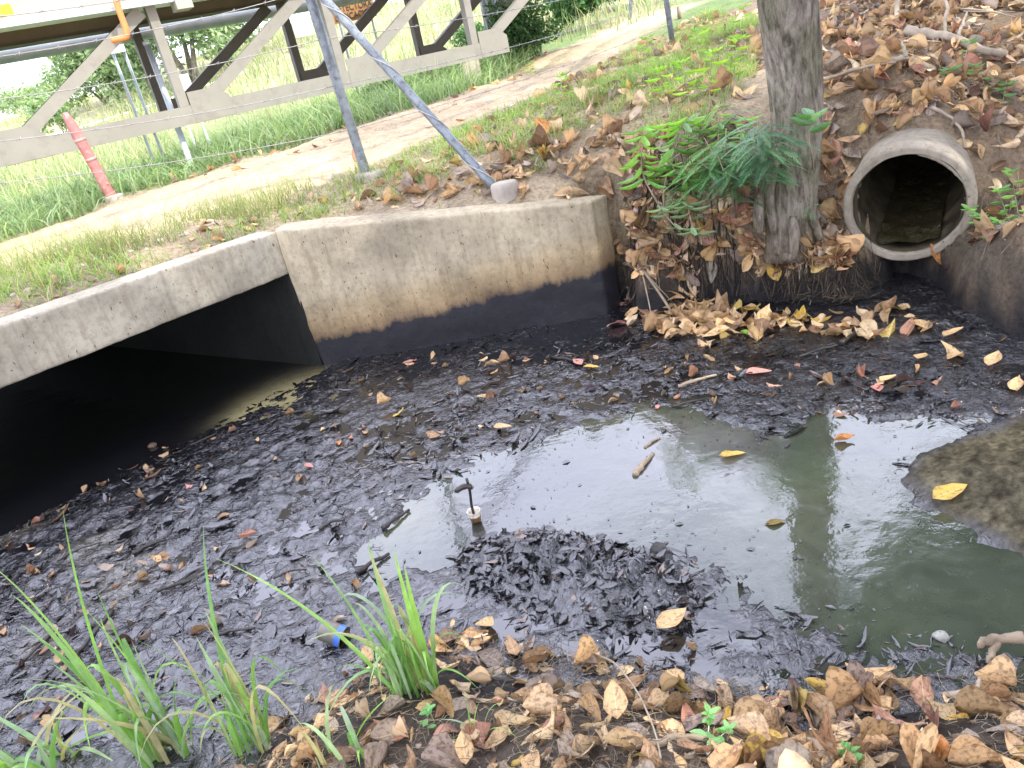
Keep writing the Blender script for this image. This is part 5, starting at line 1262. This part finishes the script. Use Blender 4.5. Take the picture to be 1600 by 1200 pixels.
for row, (word, zz) in enumerate((('DETECTORA', .065), ('DEDICACION', -.085))):
    cu = bpy.data.curves.new('lettering', 'FONT'); cu.body = word; cu.size = .165; cu.align_x = 'CENTER'; cu.align_y = 'CENTER'; cu.extrude = .004
    ob = bpy.data.objects.new('tmp', cu); COL.objects.link(ob); dg = bpy.context.evaluated_depsgraph_get(); me = bpy.data.meshes.new_from_object(ob.evaluated_get(dg)); bpy.data.objects.remove(ob)
    me.materials.clear(); R = Matrix((Vector(d), Vector((0, 0, 1)), Vector(nf_))).transposed().to_4x4(); wid = max(v.co.x for v in me.vertices)*2
    me.transform(Matrix.Translation(Vector(c+nf_*.0165+np.array([0, 0, zz]))) @ R @ Matrix.Scale(.78/wid, 4, Vector((1, 0, 0)))); link('lettering', me, st, M['sign_print'])
panel('metal_signboard', 'small white sheet metal signboard behind the dark truss diagonal', 'sign', 284, 133, 19, .42, .42, M['white_panel'], yaw=.4)
panel('switch_box', 'small white switch box on two legs behind the orange conduit', 'box', 181, 70, 15, .24, .26, M['white_panel'], posts=True, yaw=.4, th=.12)
panel('white_marker', 'white marker post pair on the red earth rise beyond the truss', 'marker post', 472, 38, 32, .7, .8, M['tarp'], posts=False, yaw=.3, th=.15)
panel('white_marker', 'slim white marker post right of the white pair on the red earth', 'marker post', 448, 42, 32, .25, .6, M['tarp'], posts=False, yaw=.3, th=.15)
# hanging tarpaulin strips between truss uprights near the bushes
for i, (px, lab) in enumerate(((762, 'left hanging white tarpaulin strip behind the last truss panel'), (783, 'right hanging beige tarpaulin sheet behind the last truss panel'))):
    base = Py(px+8, 42, 17.5+i*.3); zg = Hs(base[None, :2])[0]; mb = MB(); n, m = 16, 18; V = []; w = .3 if i == 0 else .55
    for a in range(n):
        for b in range(m):
            s = a/(n-1)-.5; h = b/(m-1); V.append([base[0]+s*w*(1+.2*h), base[1]+.05*math.sin(s*26+h*2)+.03*h, zg+h*1.9])
    V = np.array(V); ii, jj = np.meshgrid(np.arange(n-1), np.arange(m-1), indexing='ij'); ii = ii.ravel(); jj = jj.ravel(); mb.add(V, np.stack([ii*m+jj, (ii+1)*m+jj, (ii+1)*m+jj+1, ii*m+jj+1], 1))
    o = mb.build('hanging_sheet', M['tarp'] if i == 0 else M['truss_top']); tag(o, lab, 'sheet'); md = o.modifiers.new('t', 'SOLIDIFY'); md.thickness = .006

# ------------------------------------------------------------------ plants
LGREEN = [(.16, .34, .06), (.22, .42, .07), (.12, .27, .06), (.20, .33, .13)]
PLM = [np_mesh('leaf', *(lambda q: (q[0]+[0, .5, 0], q[1]))(leaf_grid(6, 2, w, .25, .35, tw, .02, 300+k, .95, .35)), True) for k, (w, tw) in enumerate([(.24, .3), (.3, -.4), (.2, .2), (.34, .1), (.5, .2), (.58, -.1)])]
for m in PLM: m.materials.append(M['plant'])
def put_leaf(t, p, d, L, k, c, droop=0.3, name='leaf'):
    d = np.asarray(d, float); d = d/np.linalg.norm(d); d = d+np.array([0, 0, -droop]); y = Vector(d).normalized(); x = y.cross(Vector((0, 0, 1)))
    if x.length < .05: x = Vector((1, 0, 0))
    x.normalize(); z = x.cross(y); R = Matrix((x, y, z)).transposed().to_4x4()
    o = bpy.data.objects.new(name, PLM[k]); COL.objects.link(o); o.parent = t; o.matrix_parent_inverse = Matrix.Translation(-t.location)
    o.matrix_basis = Matrix.Translation(Vector([float(v) for v in p])) @ R @ Matrix.Scale(L, 4); c = np.clip(np.array(c)*RNG.uniform(.8, 1.25), 0, 1); o.color = (*[float(v) for v in c], 1); return o
def smooth(pl, m=14):
    pl = np.array(pl, float); u = np.linspace(0, 1, m); q = np.stack([np.interp(u, np.linspace(0, 1, len(pl)), pl[:, k]) for k in range(3)], 1)
    for _ in range(3):
        for k in range(3): q[1:-1, k] = np.convolve(q[:, k], [.25, .5, .25], 'valid')
    return q
def sapling(label, cat, stems, leaf_len, ks, cols, per=9, start=.3, r=.006, droop=.4, mat=None, name='sapling'):
    t = thing(name, label, cat, stems[0][0])
    for s in stems:
        q = smooth(s); MB().tube(q, np.linspace(r, r*.35, len(q)), 6).build('stem', mat or M['twig'], t)
        for i in range(per):
            f = start+(1-start)*(i+.5)/per; p = q[min(int(f*(len(q)-1)), len(q)-2)]; a = i*2.4+RNG.uniform(-.4, .4); dz = .25 if i < per-2 else .5
            put_leaf(t, p, (math.cos(a), math.sin(a), dz), leaf_len*RNG.uniform(.65, 1.15), ks[RNG.randint(len(ks))], cols[RNG.randint(len(cols))], droop)
        for k in range(4): a = k*1.6; put_leaf(t, q[-1], (math.cos(a), math.sin(a), .5), leaf_len*RNG.uniform(.6, 1), ks[0], cols[RNG.randint(len(cols))], droop)
    return t
def ga(px, py, y): return Py(px, py, y)
b0 = g(1060, 380, 0)
sapling('bright green sapling with drooping lance shaped leaves above the wing wall end', 'sapling', [[b0, Py(1030, 320, 5.5), Py(1005, 280, 5.6), Py(1000, 250, 5.6), Py(1008, 205, 5.6)], [b0, Py(1030, 320, 5.5), Py(1045, 260, 5.6), Py(1060, 215, 5.65), Py(1075, 190, 5.7)]], .20, [0, 1, 2], LGREEN, 18, .45, .010, .5)
sapling('low dull green sapling with long pale leaves right of the wing wall end', 'sapling', [[g(1090, 420), Py(1060, 360, 5.3), Py(1035, 330, 5.4)], [g(1090, 420), Py(1085, 370, 5.2), Py(1075, 325, 5.3)]], .15, [0, 2], [(.20, .30, .16), (.25, .35, .2)], 6, .45, .008, .4)
sapling('yellow green leafy seedlings on the verge left of the tree', 'seedling', [[g(1080, 180), g(1078, 175, .18), g(1070, 165, .32)], [g(1110, 175), g(1112, 170, .2), g(1120, 160, .36)], [g(1150, 150), g(1150, 140, .2), g(1155, 130, .33)], [g(1040, 170), g(1040, 165, .15), g(1035, 160, .25)]], .13, [1, 3], [(.24, .44, .06), (.30, .48, .07)], 8, .3, .005, .2, name='seedling')
sapling('green seedlings on the verge nearer to the dirt path', 'seedling', [[g(1010, 110), g(1012, 100, .15), g(1015, 95, .25)], [g(1090, 95), g(1090, 90, .14), g(1095, 85, .24)], [g(1160, 75), g(1160, 70, .15), g(1165, 60, .3)], [g(880, 160), g(880, 155, .1), g(882, 150, .2)], [g(830, 120), g(830, 112, .1)]], .14, [1, 3], [(.20, .40, .06), (.26, .44, .08)], 7, .2, .005, .2, name='seedling')
sapling('creeping plant with small oval leaves beside the right rim of the pipe', 'plant', [[g(1590, 390), Py(1560, 360, 4.85), Py(1530, 340, 4.8)], [g(1600, 390), Py(1575, 340, 4.9), Py(1560, 300, 4.9)], [g(1600, 380), Py(1590, 330, 4.9), Py(1580, 270, 5.0)], [g(1570, 390), Py(1545, 370, 4.7), Py(1515, 330, 4.75)], [g(1600, 395), Py(1590, 370, 4.75), Py(1560, 350, 4.7)]], .095, [3, 4], [(.18, .36, .09), (.24, .42, .12), (.14, .28, .1)], 12, .1, .005, .25, name='creeping_plant')
sapling('blue green low plant in the litter above the pipe', 'plant', [[g(1500, 130), g(1505, 120, .1), g(1512, 105, .2)], [g(1540, 150), g(1535, 145, .1), g(1520, 140, .16)], [g(1565, 170), g(1570, 160, .12)], [g(1490, 140), g(1480, 135, .1)]], .10, [3, 4], [(.14, .26, .13), (.18, .30, .16)], 6, .1, .004, .2, name='low_plant')
sapling('small plant growing against the right side of the trunk with pale cupped leaves', 'plant', [[g(1275, 300), Py(1268, 240, 5.2), Py(1263, 215, 5.2), Py(1270, 190, 5.2)]], .17, [4, 5], [(.14, .30, .12), (.22, .36, .2)], 3, .7, .007, .1, name='low_plant')
sapling('bright green lobed sprig among dry leaves at the bottom right', 'weed', [[g(1105, 1185), g(1108, 1160, .03), g(1112, 1140, .06)], [g(1105, 1185), g(1125, 1165, .03), g(1140, 1160, .05)]], .05, [4, 5], [(.18, .38, .12), (.22, .42, .16)], 5, .15, .0022, .1, M['plant'], name='weed')
sapling('tiny pale green weed at the foot of the tall grass tuft', 'weed', [[g(670, 1150), g(672, 1140, .03), g(676, 1128, .05)]], .035, [4, 5], [(.16, .36, .12)], 5, .2, .0016, .1, name='weed')
sapling('small green weed at the bottom edge below the time of the near bank leaves', 'weed', [[g(1325, 1198), g(1326, 1192, .02)]], .05, [4, 5], [(.16, .40, .12)], 4, .2, .002, .1, name='weed')
# feathery compound leaved shrub on the trunk
def frond_mesh(k):
    r = np.random.RandomState(k); V = []; F = []; nb = 0; n = 19
    for i in range(n):
        t = (i+1)/n; py = t; L = .15*math.sin(math.pi*min(t*.86+.12, 1))+.05
        for s in (-1, 1):
            a = .95-.35*t+r.uniform(-.08, .08); w = .020; p = np.array([0, py*.95, -.35*t*t]); d = np.array([s*math.sin(a), math.cos(a), -.25]); pr_ = np.array([math.cos(a), -s*math.sin(a), 0])
            V += [p, p+d*L*.45+pr_*w, p+d*L, p+d*L*.45-pr_*w]; F.append([nb, nb+1, nb+2, nb+3]); nb += 4
    for i in range(6):
        t0, t1 = i/6, (i+1)/6; V += [[-.008, t0*.95, -.35*t0*t0], [.008, t0*.95, -.35*t0*t0], [.008, t1*.95, -.35*t1*t1], [-.008, t1*.95, -.35*t1*t1]]; F.append([nb, nb+1, nb+2, nb+3]); nb += 4
    m = np_mesh('frond', np.array(V, float), np.array(F), False); m.materials.append(M['plant']); return m
FM = [frond_mesh(k) for k in range(3)]
def ferny(label, root, stems, n, L, cols, droop=.35):
    t = thing('feathery_shrub', label, 'shrub', root)
    for s in stems:
        q = smooth([root]+s); MB().tube(q, np.linspace(.009, .003, len(q)), 6).build('stem', M['twig'], t)
        for i in range(n):
            p = q[int((.35+.65*i/n)*(len(q)-1))]; a = i*2.4+RNG.uniform(-.6, .6); d = np.array([math.cos(a), math.sin(a)*.8-.25, .35-droop]); y = Vector(d).normalized(); x = y.cross(Vector((0, 0, 1))).normalized(); z = x.cross(y)
            o = bpy.data.objects.new('frond', FM[i % 3]); COL.objects.link(o); o.parent = t; o.matrix_parent_inverse = Matrix.Translation(-t.location)
            o.matrix_basis = Matrix.Translation(Vector([float(v) for v in p])) @ Matrix((x, y, z)).transposed().to_4x4() @ Matrix.Scale(L*RNG.uniform(.7, 1.2), 4); c = np.array(cols[RNG.randint(len(cols))])*RNG.uniform(.85, 1.2); o.color = (*[float(v) for v in c], 1)
BG2 = [(.13, .27, .14), (.18, .33, .17), (.10, .20, .11)]
ferny('blue green feathery leaved shrub hanging in front of the tree trunk', g(1185, 330), [[Py(1180, 260, 5.15), Py(1200, 200, 5.1)], [Py(1185, 240, 5.2), Py(1175, 190, 5.15)], [Py(1200, 260, 5.1), Py(1225, 200, 5.1)], [Py(1190, 240, 5.1), Py(1205, 175, 5.15)], [Py(1190, 230, 5.05), Py(1185, 180, 5.1)]], 15, .26, BG2)
ferny('darker feathery leaved shrub low left of the trunk', g(1150, 340), [[Py(1140, 290, 5.2), Py(1120, 240, 5.3)], [Py(1150, 290, 5.2), Py(1155, 240, 5.25)], [Py(1145, 280, 5.2), Py(1135, 270, 5.1)]], 11, .20, [(.06, .13, .06), (.09, .18, .08)])
ferny('yellow green feathery leaved shrub on the verge edge left of the trunk', g(1115, 230), [[Py(1110, 200, 5.9), Py(1120, 160, 6.0)], [Py(1100, 200, 5.9), Py(1085, 165, 6.0)], [Py(1130, 190, 5.8), Py(1160, 170, 5.8)]], 9, .22, [(.20, .36, .07), (.14, .28, .07)])
ferny('mid green feathery shrub filling the gap between sapling and tree trunk', g(1130, 310), [[Py(1125, 260, 5.4), Py(1100, 215, 5.6)], [Py(1130, 250, 5.35), Py(1135, 200, 5.5)], [Py(1115, 270, 5.3), Py(1090, 250, 5.4)], [Py(1140, 270, 5.25), Py(1160, 215, 5.3)]], 15, .30, [(.12, .27, .09), (.17, .33, .11), (.09, .20, .08)])
ferny('low green feathery plant among leaves right of the wing wall end', g(1060, 350), [[Py(1055, 320, 5.6), Py(1040, 290, 5.7)], [Py(1065, 310, 5.5), Py(1080, 285, 5.6)]], 10, .2, [(.12, .24, .09), (.16, .30, .1)])
sapling('leafy mid green shrub between the bright sapling and the tree trunk', 'shrub', [[g(1110, 330), Py(1105, 270, 5.5), Py(1085, 200, 5.7)], [g(1120, 330), Py(1120, 260, 5.5), Py(1125, 170, 5.8)], [g(1130, 330), Py(1145, 260, 5.4), Py(1165, 190, 5.6)], [g(1100, 340), Py(1075, 290, 5.4), Py(1050, 260, 5.5)]], .13, [1, 3], [(.17, .33, .08), (.22, .38, .10), (.13, .25, .08)], 20, .35, .008, .45, name='leafy_shrub')
cliff = [(985, 405), (1150, 405), (1320, 415), (1380, 425), (1330, 478), (1180, 470), (985, 485)]
curves_mesh(420, px_sampler(cliff), (.08, .3), (.0015, .004), [(.05, .04, .03), (.12, .09, .06), (.02, .018, .015)], (.0, .05), .8, 'hanging_roots', 'dark thin roots hanging over the black earth face', 'roots')
ferny('tiny feathery sprig at the right root of the tree', g(1265, 350), [[Py(1265, 330, 5.0), Py(1268, 310, 5.0)]], 7, .11, [(.10, .30, .12)])

# ------------------------------------------------------------------ rubbish
CP = g(745, 818); CP[2] = max(CP[2], .01)
ct = thing('stained_cup', 'small stained white cup standing in the black sludge with a dark hose rising from it', 'cup', CP)
hgt = .062; up = np.array([.0, .0, 1.]); ct_r = .034
n = 28; a = np.linspace(0, 2*np.pi, n, endpoint=False)
def lathe(prof, c, mat, name, parent, nz=0):
    rows = [np.stack([c[0]+r*np.cos(a), c[1]+r*np.sin(a), np.full(n, c[2]+z)], 1) for r, z in prof]; V = np.vstack(rows); m = len(prof); i, j = np.meshgrid(np.arange(m-1), np.arange(n), indexing='ij'); i = i.ravel(); j = j.ravel()
    mb = MB(); mb.add(V, np.stack([i*n+j, i*n+(j+1) % n, (i+1)*n+(j+1) % n, (i+1)*n+j], 1)); return mb.build(name, mat, parent)
lathe([(.001, .0), (.027, .0), (.029, .018), (.033, hgt*.55)], CP, M['cup_dirty'], 'stained_base', ct)
lathe([(.0332, hgt*.55), (.0355, hgt*.97), (.0372, hgt), (.036, hgt*1.02), (.033, hgt*.95), (.029, .02), (.001, .02)], CP, M['cardboard'], 'cup_wall', ct)
hz_ = thing('black_hose', 'short black hose with a clump of dark debris sticking up out of the cup', 'hose', CP+[0, 0, .03])
q = smooth([CP+[0, 0, .022], CP+[-.006, 0, .09], Py(735, 768, CP[1]), Py(729, 748, CP[1])], 10); MB().tube(q, .0075, 10).build('tube', M['black_rubber'], hz_)
q = smooth([Py(737, 762, CP[1]-.01), Py(728, 758, CP[1]-.012), Py(716, 764, CP[1]-.01), Py(711, 769, CP[1]-.01)], 9); MB().tube(q, [.012, .015, .013, .016, .014, .013, .014, .012, .006], 10, noise=.5, nf=60).build('debris_clump', M['twig_wet'], hz_)
TCN = g(528, 1005); TCN[2] += .04
tn = thing('dirty_tin', 'dirty open tin with a blue printed band lying on its side behind the grass tuft', 'tin', TCN)
ax = CX*.85+np.array([.0, -.3, -.15]); ax /= np.linalg.norm(ax); s1 = np.cross(ax, [0, 0, 1.]); s1 /= np.linalg.norm(s1); s2 = np.cross(s1, ax)
def tinring(prof, mat, name):
    rows = [TCN+ax*al+r*(np.cos(a)[:, None]*s1+np.sin(a)[:, None]*s2) for r, al in prof]; V = np.vstack(rows); m = len(prof); i, j = np.meshgrid(np.arange(m-1), np.arange(n), indexing='ij'); i = i.ravel(); j = j.ravel()
    mb = MB(); mb.add(V, np.stack([i*n+j, i*n+(j+1) % n, (i+1)*n+(j+1) % n, (i+1)*n+j], 1)); mb.build(name, mat, tn)
tinring([(.001, -.06), (.045, -.06), (.047, -.055), (.047, .02)], M['dirty_tin'], 'tin_body'); tinring([(.0472, .02), (.0472, .045)], M['blue_label'], 'blue_band'); tinring([(.0472, .045), (.049, .05), (.046, .05), (.045, .0), (.045, -.055), (.001, -.055)], M['dirty_tin'], 'tin_rim')
# stones and clods
def stone(name, label, cat, p, r, mat, seed, group=None, sq=.7):
    bm = bmesh.new(); bmesh.ops.create_icosphere(bm, subdivisions=3, radius=1); V = np.array([v.co[:] for v in bm.verts]); k = 1+.28*fbm(V[:, 0]*1.3+seed, V[:, 1]*1.3, V[:, 2]*1.3, 3, seed)+.08*fbm(V[:, 0]*5+seed, V[:, 1]*5, V[:, 2]*5, 2, seed)
    for v, kk in zip(bm.verts, k): v.co = v.co*kk*r; v.co.z *= sq; v.co.x *= 1.25
    me = bpy.data.meshes.new(name); bm.to_mesh(me); bm.free(); 
    for q in me.polygons: q.use_smooth = True
    o = bpy.data.objects.new(name, me); COL.objects.link(o); o.location = Vector([float(x) for x in p]); o.rotation_euler = (0, 0, seed); me.materials.append(mat); return tag(o, label, cat, group)
M['pale_stone'] = m_simple('pale_stone', (.27, .27, .23), .6, sc=30, var=.3, bump=.004)
M['wet_brown'] = m_simple('wet_brown_earth', (.11, .075, .04), .5, sc=30, var=.4, bump=.01)
M['clod_grey'] = m_simple('grey_clod', (.07, .065, .06), .5, sc=30, var=.6, bump=.03)
M['clod'] = m_simple('black_clod', (.02, .019, .02), .35, sc=20, var=.6, bump=.02)
stone('pale_stone', 'single pale stone in the green water at the lower right', 'stone', g(1470, 1003, .01), .022, M['pale_stone'], 2)
stone('brown_clod', 'small round brown clod at the edge of the dark culvert water', 'clod', Pz(238, 696, .012), .028, M['wet_brown'], 3)
stone('grey_clod', 'grey sponge like lump sticking out of the pool beside the mud mound', 'clod', g(1030, 860, .0), .035, M['clod_grey'], 5)
rs = np.random.RandomState(3)
WORDS = 'first second third fourth fifth sixth seventh eighth ninth tenth eleventh twelfth thirteenth fourteenth fifteenth sixteenth'.split()
for i in range(16):
    px = 20+26*i+rs.uniform(-8, 8); py = 478-px*.35+rs.uniform(-14, 2)
    pg_ = g(px, py-6)
    while culv_in(pg_[None, :2])[0] < .4: py -= 4; pg_ = g(px, py-6)
    stone('rubble_stone', 'small tan stone in the rubble behind the portal beam, %s from the left' % WORDS[i], 'stone', g(px, py-6, .0), rs.uniform(.015, .035), M['footing'], 50+i, 'rubble stones behind the portal beam')
